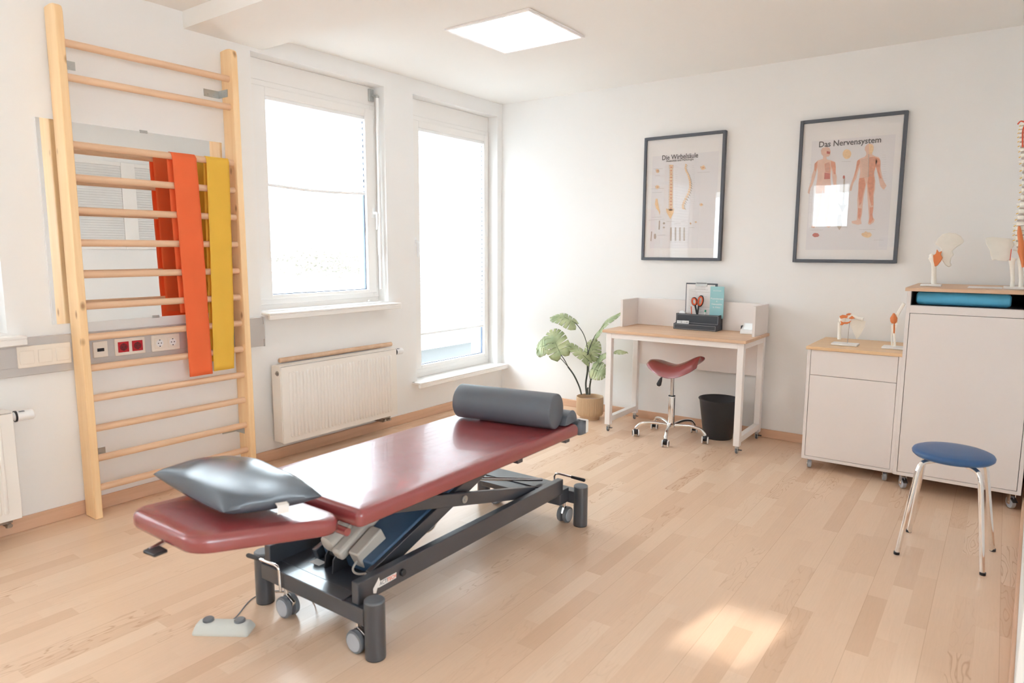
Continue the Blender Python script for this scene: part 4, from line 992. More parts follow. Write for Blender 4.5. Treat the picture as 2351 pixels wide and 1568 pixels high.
def leaf_outline(n_side=6):
    """half outline of a split leaf from the stalk notch round to the tip: (x across, y along), y 0 at stalk, 1 at tip"""
    out = [(0.0, 0.02), (0.10, -0.10), (0.26, -0.14)]
    def edge(s):   # s 0..1 along the margin
        a = -0.55+s*(pi/2+0.55); return (0.50*math.cos(a)**0.85 if math.cos(a) > 0 else 0.0, 0.34+0.66*math.sin(a) if a > 0 else 0.34+0.62*math.sin(a))
    for i in range(n_side):
        s0 = (i+0.10)/(n_side+0.6); s1 = (i+0.86)/(n_side+0.6)
        for k in range(4):
            out.append(edge(s0+(s1-s0)*k/3))
        e0 = edge(s1); e1 = edge((i+1.02)/(n_side+0.6)); mx_, my_ = (e0[0]+e1[0])/2, (e0[1]+e1[1])/2
        f = 0.22
        out.append((mx_*f+0.03, my_*0.86+0.02))
    for k in range(3): out.append(edge(1-(0.045-0.02*k)))
    out.append((0.0, 1.03))
    return out
def leaf(base, tip, normal, width, curl, seed=0, halves=(1, 1)):
    base = Vector(base); tip = Vector(tip); d = tip-base; Ln = d.length; d.normalize(); nrm = Vector(normal); nrm = (nrm-d*nrm.dot(d)).normalized(); s = nrm.cross(d)
    half = leaf_outline(); mb = MB()
    def place(x, y):
        return base + d*(y*Ln) + s*(x*width) + nrm*(-curl*(y-0.3)**2*Ln*1.2 - abs(x)**1.5*width*0.45*curl*1.5 - 0.0)
    rows = len(half)
    for sgn in (1, -1):
        if not halves[0 if sgn > 0 else 1]: continue
        # strips from the midrib to the margin
        k = len(mb.v)
        for (x, y) in half:
            ym = max(0.02, min(1.03, y*0.82+0.04 if 0 < y < 1.03 else max(0.0, y)))
            for q in range(4):
                u = q/3; mb.v.append(place(sgn*x*u, ym+(y-ym)*u) + nrm*(0.006*math.sin(u*3+y*8+seed)))
        for i in range(rows-1):
            for q in range(3):
                a = k+i*4+q; f = (a, a+1, a+5, a+4); mb.f.append(f if sgn > 0 else f[::-1])
    return mb
def PP(x, y, dy=0.0):     # pixel to a point at the plant's own depth plane (plus dy)
    return on_y(x, y, py_+dy)
leaves = [
    # base px, tip px, depth base, depth tip, normal, width, curl
    ((1321, 741), (1270, 716), -0.02, -0.10, (0.25, -0.45, 0.9), 0.17, 0.55),
    ((1367, 769), (1418, 712), 0.03, 0.05, (-0.75, -0.55, 0.35), 0.12, 0.20),
    ((1288, 815), (1262, 757), -0.08, -0.06, (0.15, -1, 0.25), 0.215, 0.15),
    ((1253, 793), (1228, 800), 0.05, 0.08, (-0.1, -1, 0.5), 0.185, 0.25),
    ((1352, 828), (1304, 782), -0.05, -0.10, (-0.45, -0.35, 0.85), 0.105, 0.35),
    ((1355, 822), (1368, 780), 0.02, 0.02, (0.1, -1, 0.15), 0.150, 0.15),
    ((1356, 850), (1388, 806), 0.0, -0.04, (-0.6, -0.6, 0.5), 0.11, 0.30),
    ((1360, 846), (1390, 858), -0.07, -0.10, (0.0, -1, 0.45), 0.155, 0.20),
    ((1398, 812), (1436, 802), 0.06, 0.02, (-0.1, -0.35, 0.95), 0.075, 0.30),
]
for i, (b, tp, db, dt, nn, wd, cu) in enumerate(leaves):
    mb = leaf(PP(*b, db), PP(*tp, dt), nn, wd, cu, i)
    o = part(t, 'leaf', mb, 'leaf', smooth=60)
    s = o.modifiers.new('thick', 'SOLIDIFY'); s.thickness = 0.0010
    mesh_obj('midrib', MB().tube([PP(*b, db)-Vector((0, 0.001, 0)), (PP(*b, db)+PP(*tp, dt))/2+Vector(nn)*0.004], [0.0022, 0.001], n=6), 'leafstalk', o)
def stalk(P, r, m='stem', nm='stem'):
    part(t, nm, MB().tube(bez([PP(x, y, d) for x, y, d in P], 30), r, n=8), m)
stalk([(1335, 906, 0), (1330, 888, 0), (1318, 862, -0.02), (1304, 842, -0.03)], 0.0062)
stalk([(1304, 842, -0.03), (1297, 828, -0.06), (1288, 815, -0.08)], 0.0035, nm='leaf_stalk')
stalk([(1304, 842, -0.03), (1290, 826, 0.0), (1262, 800, 0.05), (1253, 793, 0.05)], 0.0030, nm='leaf_stalk')
stalk([(1347, 906, 0), (1345, 880, 0), (1349, 850, 0), (1349, 815, 0), (1350, 808, 0)], 0.0072)
stalk([(1350, 810, 0), (1346, 785, -0.01), (1337, 762, -0.02), (1321, 741, -0.02)], 0.0032, nm='leaf_stalk')
stalk([(1350, 810, 0), (1357, 790, 0.02), (1367, 769, 0.03)], 0.0032, nm='leaf_stalk')
stalk([(1350, 830, 0), (1352, 828, -0.05)], 0.003, nm='leaf_stalk')
stalk([(1354, 906, 0.02), (1354, 888, 0.02), (1356, 875, 0.01)], 0.0070)
stalk([(1356, 876, 0.01), (1352, 850, 0.01), (1355, 822, 0.02)], 0.0028, nm='leaf_stalk')
stalk([(1356, 876, 0.01), (1358, 862, 0.0), (1356, 850, 0.0)], 0.0028, nm='leaf_stalk')
stalk([(1356, 876, 0.01), (1364, 860, -0.03), (1372, 850, -0.08)], 0.0028, nm='leaf_stalk')
stalk([(1354, 876, 0.02), (1372, 840, 0.05), (1388, 822, 0.07), (1398, 812, 0.06)], 0.0028, nm='leaf_stalk')
stalk([(1350, 906, -0.01), (1349, 895, -0.01), (1350, 890, -0.01)], 0.0065)

# ------------------------------------------------------------------ framed charts
YP = YW-0.022          # print plane
def chart(name, label, x0, x1, z0, z1, px0, px1, pz0, pz1):
    t = thing(name, ((x0+x1)/2, YW-0.01, z0), label, 'framed chart')
    b = 0.021
    mb = MB().box(x0, x0+b, YW-0.034, YW-0.001, z0, z1).box(x1-b, x1, YW-0.034, YW-0.001, z0, z1).box(x0+b, x1-b, YW-0.034, YW-0.001, z0, z0+b).box(x0+b, x1-b, YW-0.034, YW-0.001, z1-b, z1)
    part(t, 'frame', mb, 'frame', bevel=0.0015)
    part(t, 'mount', MB().box(x0+b, x1-b, YP+0.0015, YP+0.004, z0+b, z1-b), 'paper', smooth=0)
    part(t, 'print_sheet', MB().box(px0, px1, YP+0.0008, YP+0.0014, pz0, pz1), 'print_paper', smooth=0)
    part(t, 'glass', MB().box(x0+b, x1-b, YP-0.006, YP-0.0045, z0+b, z1-b), 'pglass', smooth=0)
    return t
def flat(t, name, loops, m, lift=0.0):
    mb = MB()
    for L in loops: mb.prism([(x, YP-0.0002-lift, z) for x, z in L], (0, -0.0003, 0))
    return part(t, name, mb, m, smooth=0)
def Z(x0, y0, s):
    def f(px, py):
        p = on_y(x0+px*s, y0+py*s, YP); return (p.x, p.z)
    return f
def line(f, a, b, w): # thin stroke between zoom points
    a = Vector(f(*a)); b = Vector(f(*b)); d = (b-a); n = Vector((-d.y, d.x)).normalized()*w/2
    return [tuple(a+n), tuple(a-n), tuple(b-n), tuple(b+n)]
def blob(f, cx, cy, rx, ry, n=14, seed=0, k=0.25):
    r = random.Random(seed); return [f(cx+rx*math.cos(2*pi*i/n)*(1-k*r.random()), cy+ry*math.sin(2*pi*i/n)*(1-k*r.random())) for i in range(n)]
# chart of the spine
f1 = Z(1450, 280, 230/1061)
t = chart('spine_chart', 'framed chart Die Wirbels\u00e4ule with two drawn spines above the desk', -2.312, -1.687, 1.263, 2.186, -2.247, -1.735, 1.355, 2.045)
a = Vector(f1(385, 378)); b = Vector(f1(640, 358))
text_mesh('Die Wirbels\u00e4ule', 0.050, 'ink', t, 'title', Matrix.Translation(((a.x+b.x)/2, YP-0.0003, (a.y+b.y)/2)) @ RY, sx=0.86)
a = Vector(f1(398, 413)); b = Vector(f1(625, 396))
text_mesh('Anatomie und Pathologie', 0.022, 'ink', t, 'subtitle', Matrix.Translation(((a.x+b.x)/2, YP-0.0003, (a.y+b.y)/2)) @ RY, sx=0.95)
loops = []; org = []; tips = []
for i in range(27):
    u = i/26; y = 455+u*470; w = 15+7*u+ (6 if i < 2 else 0); x = 420-4*u
    loops.append([f1(x-w, y), f1(x-w*0.8, y+8), f1(x-w, y+14), f1(x+w, y+14), f1(x+w*0.8, y+8), f1(x+w, y)])
    if i % 2: org.append([f1(x-w*0.5, y+1), f1(x-w*0.4, y+13), f1(x+w*0.5, y+13), f1(x+w*0.55, y+1)])
    tips.append([f1(x-w-7, y+3), f1(x-w, y+9), f1(x-w+2, y+2)]); tips.append([f1(x+w+7, y+3), f1(x+w-2, y+2), f1(x+w, y+9)])
loops.append([f1(365, 915), f1(372, 960), f1(395, 1000), f1(412, 1030), f1(425, 1000), f1(446, 960), f1(452, 915), f1(430, 925), f1(390, 925)])
side = [(578, 445), (572, 480), (580, 510), (600, 545), (614, 590), (622, 630), (622, 680), (610, 730), (588, 780), (562, 830), (548, 870), (548, 900), (560, 925)]
for i in range(len(side)-1):
    for h in (0, 0.5):
        (xa, ya), (xb, yb) = side[i], side[i+1]; x = xa+(xb-xa)*h; y = ya+(yb-ya)*h; dy = (yb-ya)*0.42; w = 10+i*0.5
        loops.append([f1(x-w, y), f1(x-w, y+dy), f1(x+w*0.6, y+dy+3), f1(x+w*0.6, y+2)])
        tips.append([f1(x+w*0.6, y+3), f1(x+w*1.9, y+dy+10), f1(x+w*0.7, y+dy+2)])
for q, (cx, cy, rx, ry) in enumerate(((275, 518, 30, 36), (272, 690, 32, 30), (757, 485, 42, 34), (625, 1075, 12, 18), (680, 1060, 18, 12), (740, 875, 28, 24))):
    loops.append(blob(f1, cx, cy, rx*0.8, ry*0.8, n=18, seed=q, k=0.45)); org.append(blob(f1, cx+2, cy-1, rx*0.25, ry*0.22, seed=q+9, k=0.3))
    for h in range(5): tips.append(line(f1, (cx-rx*0.7+h*rx*0.3, cy-ry*0.5+(h*13 % 9)), (cx-rx*0.4+h*rx*0.28, cy+ry*0.5-(h*7 % 8)), 0.0016))
loops.append([f1(255, 815), f1(275, 812), f1(282, 860), f1(290, 910), f1(303, 950), f1(298, 985), f1(288, 950), f1(262, 915), f1(248, 870)])
flat(t, 'spine_drawing', loops, 'printorange'); flat(t, 'vertebra_shading', tips, 'printgrey', 0.0003); flat(t, 'nerve_drawing', org, 'muscle', 0.0004)
cols = []
for x in (417, 465, 512, 557): cols.append([f1(x-7, 1118), f1(x-9, 1180), f1(x-8, 1260), f1(x+8, 1258), f1(x+9, 1180), f1(x+8, 1116)])
cols.append([f1(290, 1045), f1(285, 1140), f1(298, 1140), f1(302, 1045)]); cols.append([f1(208, 1160), f1(200, 1260), f1(210, 1262), f1(218, 1160)]); cols.append(blob(f1, 248, 1210, 14, 34, seed=9)); cols.append(blob(f1, 343, 1073, 13, 13, seed=4)); cols.append(blob(f1, 343, 1118, 13, 10, seed=5))
flat(t, 'small_drawings', cols, 'printgrey', 0.0001)
lines = [line(f1, a, b, 0.0016) for a, b in (((218, 748), (325, 744)), ((700, 536), (830, 530)), ((215, 1010), (320, 1006)), ((370, 1055), (455, 1052)), ((452, 1078), (522, 1075)), ((272, 1200), (360, 1197)), ((525, 1052), (570, 1050)), ((405, 1270), (425, 1270)), ((452, 1270), (474, 1270)), ((500, 1270), (524, 1270)), ((232, 498), (330, 494)), ((205, 708), (345, 702)), ((180, 1040), (345, 1030)), ((250, 570), (300, 568)), ((610, 1120), (665, 1118)))]
for i in range(24):
    y = 460+i*20; lines.append(line(f1, (462, y), (482+ (i*7 % 9), y-1), 0.0007)); lines.append(line(f1, (640, y+2), (665+(i*5 % 12), y), 0.0007))
flat(t, 'caption_lines', lines, 'paleink', 0.0001)
# chart of the nervous system
f2 = Z(1800, 240, 300/1238)
t = chart('nervous_system_chart', 'framed chart Das Nervensystem with two human figures on the back wall', -1.187, -0.562, 1.261, 2.194, -1.110, -0.622, 1.345, 2.058)
a = Vector(f2(443, 372)); b = Vector(f2(800, 345))
text_mesh('Das Nervensystem', 0.052, 'ink', t, 'title', Matrix.Translation(((a.x+b.x)/2, YP-0.0003, (a.y+b.y)/2)) @ RY, sx=0.92)
back = [(785,380),(808,368),(835,375),(850,400),(848,430),(838,450),(836,475),(865,490),(900,500),(915,530),(915,600),(925,660),(935,700),(950,735),(972,770),(960,785),(950,805),(935,800),(915,775),(905,740),(895,690),(880,620),(865,580),(855,640),(858,680),(865,720),(862,800),(850,860),(850,950),(845,1000),(835,1060),(858,1090),(850,1115),(815,1140),(795,1130),(805,1080),(800,1000),(793,900),(788,800),(780,740),(770,800),(755,870),(745,950),(740,1030),(728,1090),(735,1130),(700,1140),(645,1125),(640,1105),(690,1095),(698,1000),(695,900),(703,800),(705,740),(715,690),(722,640),(718,590),(700,640),(685,700),(660,740),(650,770),(640,815),(622,820),(625,780),(640,735),(660,680),(680,610),(690,540),(715,515),(765,495),(780,475),(778,450),(765,430),(768,400)]
front = [(400,402),(430,410),(442,440),(438,475),(425,490),(400,495),(405,520),(450,530),(485,545),(492,590),(490,640),(500,690),(495,740),(505,790),(510,840),(490,840),(478,800),(465,740),(455,660),(448,600),(445,640),(440,700),(445,760),(440,830),(432,900),(430,980),(420,1050),(415,1100),(440,1150),(425,1168),(395,1150),(385,1110),(388,1020),(378,950),(372,850),(368,800),(360,860),(345,950),(335,1030),(315,1100),(305,1140),(285,1170),(255,1165),(275,1130),(290,1080),(292,1000),(298,900),(300,820),(305,760),(315,700),(320,640),(315,600),(305,650),(290,700),(270,760),(250,800),(240,850),(225,835),(235,790),(255,730),(265,670),(285,610),(290,560),(320,530),(370,515),(372,490),(355,470),(350,435),(365,410)]
flat(t, 'back_view_figure', [[f2(*p) for p in back]], 'skin'); flat(t, 'front_view_figure', [[f2(*p) for p in front]], 'skin')
mus = [[(805,500),(862,495),(885,540),(865,600),(850,660),(858,720),(852,800),(842,860),(845,950),(830,960),(812,900),(800,820),(792,740),(800,680)], [(870,500),(905,515),(912,560),(905,640),(925,700),(905,700),(885,640),(868,560)], [(812,975),(846,970),(838,1040),(845,1090),(820,1125),(805,1120),(812,1060)], [(696,530),(715,520),(722,545),(700,600),(670,690),(650,740),(665,690),(682,610)], [(712,700),(760,690),(772,760),(750,840),(735,930),(715,960),(705,860)], [(700,980),(735,985),(728,1060),(715,1090),(700,1070)]]
mus2 = [[(445,535),(484,548),(490,600),(488,660),(470,660),(458,610),(445,580)], [(385,560),(430,545),(440,600),(436,650),(390,640)], [(290,560),(318,535),(316,580),(300,640),(288,620)]]
flat(t, 'muscle_shading', [[f2(*p) for p in L] for L in mus+mus2], 'muscle', 0.0003)
reds = [[(385,645),(436,652),(436,705),(380,708)], [(405,440),(438,448),(434,470),(404,465)]]
flat(t, 'organ_shading', [[f2(*p) for p in L] for L in reds]+[blob(f2, 300, 1237, 38, 22, seed=3), blob(f2, 568, 690, 12, 22, seed=6)], 'printred', 0.0004)
flat(t, 'brain_drawing', [blob(f2, 596, 470, 42, 48, seed=1, k=0.08), [f2(805,372), f2(845,385), f2(848,430), f2(832,470), f2(806,470)], blob(f2, 784, 1232, 52, 34, seed=8, k=0.4)], 'printorange', 0.0004)
strokes = []
for i in range(12):
    y = 508+i*15; strokes.append(line(f2, (800, y), (730+i*1.5, y+22), 0.0015)); strokes.append(line(f2, (808, y), (862-i*1.5, y+6), 0.0015))
for i in range(8): strokes.append(line(f2, (392, 562+i*10), (430, 553+i*11), 0.0018))
strokes.append(line(f2, (803, 470), (798, 690), 0.004)); strokes.append(line(f2, (572, 700), (562, 920), 0.009))
strokes.append([f2(*p) for p in ((508, 930), (545, 955), (562, 910), (578, 950), (600, 945), (550, 1020))]); strokes.append([f2(*p) for p in ((510, 1045), (540, 1040), (550, 1150), (525, 1190), (500, 1150))])
flat(t, 'nerve_lines', strokes, 'printgrey', 0.0006)
lines = [line(f2, a, b, 0.0014) for a, b in (((545, 540), (632, 538)), ((712, 1184), (865, 1182)), ((250, 1190), (370, 1188)), ((475, 1168), (600, 1163)), ((850, 1284), (945, 1284)))]
for i in range(16):
    lines.append(line(f2, (232+(i*7 % 20), 570+i*30), (262, 571+i*30), 0.0007)); lines.append(line(f2, (930, 480+i*22), (960+(i*5 % 20), 479+i*22), 0.0007))
flat(t, 'caption_lines', lines, 'paleink', 0.0001)

# ------------------------------------------------------------------ cabinets
def caster(t, x, y, r=0.026, top=0.07, brake=False, rot=0.3):
    R = Matrix.Translation((x, y, 0)) @ Matrix.Rotation(rot, 4, 'Z')
    mb = MB().box(-0.022, 0.022, -0.022, 0.022, top-0.004, top-0.0005).box(-0.014, -0.0115, -0.018, 0.010, r*0.7, top-0.004).box(0.0115, 0.014, -0.018, 0.010, r*0.7, top-0.004).cyl((-0.015, -0.006, r), (0.015, -0.006, r), 0.005, n=10).box(-0.014, 0.014, -0.018, 0.012, top-0.010, top-0.004)
    for v in mb.v: v.xyz = R @ v
    c = part(t, 'caster', mb, 'chrome', bevel=0.001)
    w_ = MB().lathe((0, -0.006, r), [(r*0.35, -0.0105), (r*0.8, -0.0105), (r*0.93, -0.009), (r, 0), (r*0.93, 0.009), (r*0.8, 0.0105), (r*0.35, 0.0105)], axis='X', n=28, close=True)
    for v in w_.v: v.xyz = R @ v
    mesh_obj('wheel', w_, 'wheelcap', c)
    if brake:
        w_ = MB().prism([(-0.012, -0.020, r*1.9), (-0.012, -0.045, r*1.35), (-0.012, -0.042, r*1.2), (-0.012, -0.018, r*1.65)], (0.024, 0, 0))
        for v in w_.v: v.xyz = R @ v
        mesh_obj('brake_pedal', w_, 'black', c, bevel=0.001)
# small cabinet with drawer
AX0, AX1, AY0, AY1 = -0.936, -0.432, 4.36, 4.90
t = thing('low_cabinet', ((AX0+AX1)/2, (AY0+AY1)/2, 0), 'low white cabinet with drawer and beech top on castors', 'cabinet')
mb = MB().box(AX0, AX0+0.018, AY0, AY1, 0.063, 0.745).box(AX1-0.018, AX1, AY0, AY1, 0.063, 0.745).box(AX0+0.018, AX1-0.018, AY0, AY1, 0.063, 0.081).box(AX0+0.018, AX1-0.018, AY1-0.01, AY1, 0.081, 0.745).box(AX0+0.018, AX1-0.018, AY0+0.03, AY1-0.01, 0.57, 0.585)
part(t, 'carcass', mb, 'white_board', bevel=0.0008)
part(t, 'top', MB().box(AX0-0.008, AX1, AY0-0.014, AY1, 0.7455, 0.764), 'beech', bevel=0.001)
part(t, 'drawer_front', MB().box(AX0+0.0205, AX1-0.0205, AY0+0.001, AY0+0.019, 0.592, 0.7425), 'white_board', bevel=0.0008)
part(t, 'door', MB().box(AX0+0.0205, AX1-0.0205, AY0+0.001, AY0+0.019, 0.0835, 0.589), 'white_board', bevel=0.0008)
part(t, 'interior', MB().box(AX0+0.0182, AX1-0.0182, AY0+0.0195, AY0+0.024, 0.082, 0.745), 'darkin', smooth=0)  # dark sheet standing in for shade in the gaps round the fronts
for x, y in ((AX0+0.04, AY0+0.045), (AX1-0.05, AY0+0.045), (AX0+0.04, AY1-0.05), (AX1-0.05, AY1-0.05)): caster(t, x, y, 0.024, 0.063)
# tall cabinet with niche
BX0, BX1, BY0, BY1 = -0.4245, 0.158, 4.262, 4.90
t = thing('tall_cabinet', ((BX0+BX1)/2, (BY0+BY1)/2, 0), 'tall white cabinet with open niche under its oak top on castors', 'cabinet')
zb_, zt_ = 0.088, 1.122
mb = MB().box(BX0, BX0+0.018, BY0, BY1, zb_, zt_).box(BX1-0.018, BX1, BY0, BY1, zb_, zt_).box(BX0+0.018, BX1-0.018, BY0, BY1, zb_, zb_+0.018).box(BX0+0.018, BX1-0.018, BY0, BY1, 1.003, 1.045).box(BX0+0.018, BX1-0.018, BY1-0.01, BY1, zb_+0.018, 1.003)
part(t, 'carcass', mb, 'white_board', bevel=0.0008)
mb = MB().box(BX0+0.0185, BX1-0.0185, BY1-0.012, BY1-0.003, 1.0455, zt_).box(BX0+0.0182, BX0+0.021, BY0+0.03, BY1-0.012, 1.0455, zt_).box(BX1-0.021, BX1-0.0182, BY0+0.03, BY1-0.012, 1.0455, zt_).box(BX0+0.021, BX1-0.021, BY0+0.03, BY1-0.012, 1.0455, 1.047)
part(t, 'niche_shade', mb, 'darkin', smooth=0)  # dark sheets put the shade deep in the niche into colour
part(t, 'top', MB().box(BX0-0.010, BX1+0.002, BY0-0.014, BY1, zt_+0.0005, zt_+0.019), 'oak', bevel=0.001)
part(t, 'door', MB().box(BX0+0.0205, BX1-0.0205, BY0+0.001, BY0+0.019, zb_+0.0205, 1.0005), 'white_board', bevel=0.0008)
part(t, 'interior', MB().box(BX0+0.0182, BX1-0.0182, BY0+0.0195, BY0+0.024, zb_+0.019, 1.002), 'darkin', smooth=0)  # dark sheet again, colouring in the shade round the door
for i, (x, y) in enumerate(((BX0+0.045, BY0+0.055), (BX1-0.040, BY0+0.05), (BX0+0.045, BY1-0.06), (BX1-0.045, BY1-0.06))): caster(t, x, y, 0.033, 0.088, brake=i < 2, rot=0.5)
# foam mat in the niche
t = thing('foam_roller', (-0.18, 4.34, 1.048), 'bright blue rolled foam mat lying in the niche of the tall cabinet', 'rolled mat')
part(t, 'rolled_foam', MB().lathe((-0.175, 4.338, 1.0825), [(0.0001, -0.212), (0.022, -0.212), (0.031, -0.206), (0.035, -0.195), (0.035, 0.195), (0.031, 0.206), (0.022, 0.212), (0.0001, 0.212)], axis='X', n=40), 'mat_blue')
# ------------------------------------------------------------------ anatomical models
def base_plate(t, x0, x1, y0, y1, z, h=0.012): part(t, 'base', MB().box(x0, x1, y0, y1, z+0.0005, z+h), 'wplastic', bevel=0.002)
ZT = 0.7645; ZU = 1.1415
# shoulder
yS = 4.55
def q(px, py, d=0.0): return on_y(px, py, yS+d)
t = thing('shoulder_model', (-0.76, yS, ZT), 'shoulder joint model with orange ligaments on a white base', 'anatomical model')
base_plate(t, -0.835, -0.690, yS-0.055, yS+0.04, ZT)
r0 = q(1945.5, 785); part(t, 'support_rod', MB().cyl((r0.x, yS, ZT+0.012), (r0.x+0.005, yS, q(1945, 740).z), 0.0022, n=8), 'steel')
hm = MB().tube([q(1927, 779), q(1927, 760), q(1928, 748), q(1930, 741)], [0.011, 0.010, 0.012, 0.016], n=14).sphere(q(1934, 734), 0.020, n=16)
part(t, 'humerus', hm, 'bone')
sc_ = [q(1950, 742), q(1958, 733), q(1975, 734), q(1988, 738, 0.02), q(1984, 752, 0.02), q(1972, 774, 0.01), q(1966, 779), q(1960, 765)]
part(t, 'scapula', MB().prism(sc_, (0, 0.005, 0)), 'bone', bevel=0.001)
part(t, 'clavicle', MB().tube([q(1944, 729, -0.02), q(1956, 724, -0.02), q(1968, 730, -0.02), q(1982, 733, -0.02)], [0.007, 0.009, 0.010, 0.011], n=12), 'bone')
def lig(pts, d, thick=0.006): return MB().prism([on_y(a, b, yS+d) for a, b in pts], (0, thick, 0))
mb = lig([(1929, 736), (1935, 740), (1948, 739), (1955, 735), (1951, 741), (1945, 744), (1938, 744), (1933, 747), (1928, 746), (1931, 742)], -0.027)
mb2 = lig([(1927, 726), (1934, 723), (1944, 724), (1950, 727), (1945, 731), (1938, 730), (1930, 732)], -0.027)
mb3 = lig([(1948, 731), (1956, 725), (1963, 731), (1955, 733)], -0.032); mb4 = lig([(1942, 721), (1949, 719), (1955, 720), (1950, 724), (1944, 724)], -0.034)
for i, mm in enumerate((mb, mb2, mb3, mb4)): part(t, 'ligament', mm, 'ligament', bevel=0.002)
# elbow
yS = 4.56
t = thing('elbow_model', (-0.51, yS, ZT), 'slim elbow joint model with an orange capsule beside the tall cabinet', 'anatomical model')
base_plate(t, -0.560, -0.434, yS-0.055, yS+0.05, ZT)
part(t, 'ulna', MB().tube([(q(2055, 785).x, yS, ZT+0.012), q(2054, 775), q(2052, 760), q(2053, 746)], [0.007, 0.006, 0.008, 0.013], n=12), 'bone')
part(t, 'radius', MB().tube([(q(2048, 785).x, yS+0.01, ZT+0.012), q(2047, 775, 0.01), q(2049, 758, 0.01), q(2050, 746, 0.01)], [0.005, 0.005, 0.006, 0.009], n=12), 'bone')
part(t, 'humerus', MB().tube([q(2054, 742, -0.0), q(2058, 728), q(2066, 712), q(2076, 696)], [0.016, 0.010, 0.009, 0.010], n=14), 'bone')
part(t, 'capsule', MB().loft([[q(2052+dx*k, y+0, dz*0.012-0.012) for dx, dz in ((-1, 0), (-0.6, -0.8), (0, -1.1), (0.6, -0.8), (1, 0), (0.6, 0.8), (0, 1.1), (-0.6, 0.8))] for k, y in ((2.0, 719), (5, 724), (8.5, 730), (8.0, 738), (4.5, 743))]), 'ligament', smooth=60)
part(t, 'tendon', MB().tube([q(2053, 742, -0.015), q(2053, 755, -0.014), q(2052.5, 765, -0.012)], [0.0035, 0.005, 0.004], n=8), 'ligament')
# hip
yS = 4.50
t = thing('hip_model', (-0.33, yS, ZU), 'hip joint model with fan shaped pelvic bone on the tall cabinet', 'anatomical model')
base_plate(t, -0.385, -0.285, yS-0.045, yS+0.04, ZU)
fx = q(2144, 650).x
part(t, 'femur', MB().tube([(fx, yS, ZU+0.012), q(2144, 630), q(2144, 605), q(2140, 592), q(2141, 586)], [0.014, 0.012, 0.013, 0.019, 0.011], n=16).sphere(q(2153, 588), 0.017, n=14).sphere(q(2139, 588), 0.014, n=12), 'bone')
il = [(2148, 562, 0), (2146, 560, 0), (2152, 548, -0.01), (2163, 538, -0.015), (2178, 534, -0.012), (2195, 536, 0), (2206, 543, 0.015), (2213, 553, 0.02), (2208, 560, 0.015), (2198, 566, 0.01), (2190, 572, 0.005), (2186, 577, 0), (2189, 585, 0), (2183, 592, 0), (2181, 602, 0), (2184, 609, 0), (2178, 614, 0), (2170, 609, 0), (2164, 600, 0), (2160, 592, 0), (2158, 582, 0), (2160, 572, 0), (2156, 566, 0)]
mb = MB(); k = [q(x, y, d) for x, y, d in il]; mb.prism(k, (0.003, 0.014, 0)); part(t, 'pelvic_bone', mb, 'bone', bevel=0.0055, segs=4, smooth=80)
part(t, 'ligament', MB().prism([q(x, y, -0.020) for x, y in ((2151, 572), (2156, 579), (2163, 576), (2160, 584), (2164, 592), (2160, 600), (2152, 610), (2146, 612), (2143, 600), (2142, 586), (2148, 583))], (0, 0.010, 0)), 'ligament', bevel=0.003)
# spine with pelvis
yS = 4.45
t = thing('spine_model', (0.06, yS, ZU), 'white spine model with pelvis and orange muscle cut off by the right edge', 'anatomical model')
base_plate(t, -0.003, 0.150, yS-0.07, yS+0.07, ZU)
cl = [(2350, 655), (2349, 600), (2345, 575), (2340, 540), (2342, 515), (2348, 480), (2353, 440), (2354, 400), (2351, 360), (2347, 330), (2345, 305), (2349, 285)]
def cpos(u):
    i = min(len(cl)-4, int(u*(len(cl)-3))); f = u*(len(cl)-3)-i; a, b = cl[i+2], cl[i+3]; return a[0]+(b[0]-a[0])*f, a[1]+(b[1]-a[1])*f
for i in range(23):
    u = i/22; x, y = cpos(u*0.999); c = q(x+3, y); r = 0.026-0.011*u
    mb = MB().lathe(c, [(r*0.9, -r*0.42), (r, -r*0.35), (r*0.82, 0), (r, r*0.35), (r*0.9, r*0.42)], n=18)
    mb.tube([c+Vector((0.0, r*0.6, 0)), c+Vector((0.012, r*1.9, -0.012))], [r*0.28, r*0.14], n=8)
    mb.tube([c+Vector((-r*0.6, r*0.5, 0)), c+Vector((-r*1.5, r*0.9, 0.003))], [r*0.2, r*0.13], n=8).tube([c+Vector((r*0.6, r*0.5, 0)), c+Vector((r*1.5, r*0.9, 0.003))], [r*0.2, r*0.13], n=8)
    part(t, 'vertebra', mb, 'bone')
    if i < 22:
        x2, y2 = cpos((i+0.5)/22*0.999); c2 = q(x2+3, y2); part(t, 'disc', MB().lathe(c2, [(r*0.86, -0.004), (r*0.9, 0), (r*0.86, 0.004)], n=18), 'printgrey')
    if i > 1: part(t, 'nerve', MB().tube([c+Vector((-r*0.8, 0, -r*0.3)), c+Vector((-r*1.35, -0.003, -r*0.6))], 0.0022, n=6).tube([c+Vector((r*0.8, 0, -r*0.3)), c+Vector((r*1.35, -0.003, -r*0.6))], 0.0022, n=6), 'nerve')
c = q(2350, 284); part(t, 'artery', MB().tube(bez([c+Vector((-0.024, 0, 0)), c+Vector((-0.012, -0.01, 0.012)), c+Vector((0.005, -0.01, 0.0)), c+Vector((0.0, -0.015, -0.04)), c+Vector((0.006, -0.017, -0.12))], 24), 0.0035, n=8), 'artery')
part(t, 'sacrum', MB().prism([q(x, y, 0.02) for x, y in ((2326, 545), (2338, 538), (2356, 540), (2366, 548), (2360, 570), (2348, 590), (2336, 572))], (0, 0.02, 0)), 'bone', bevel=0.004)
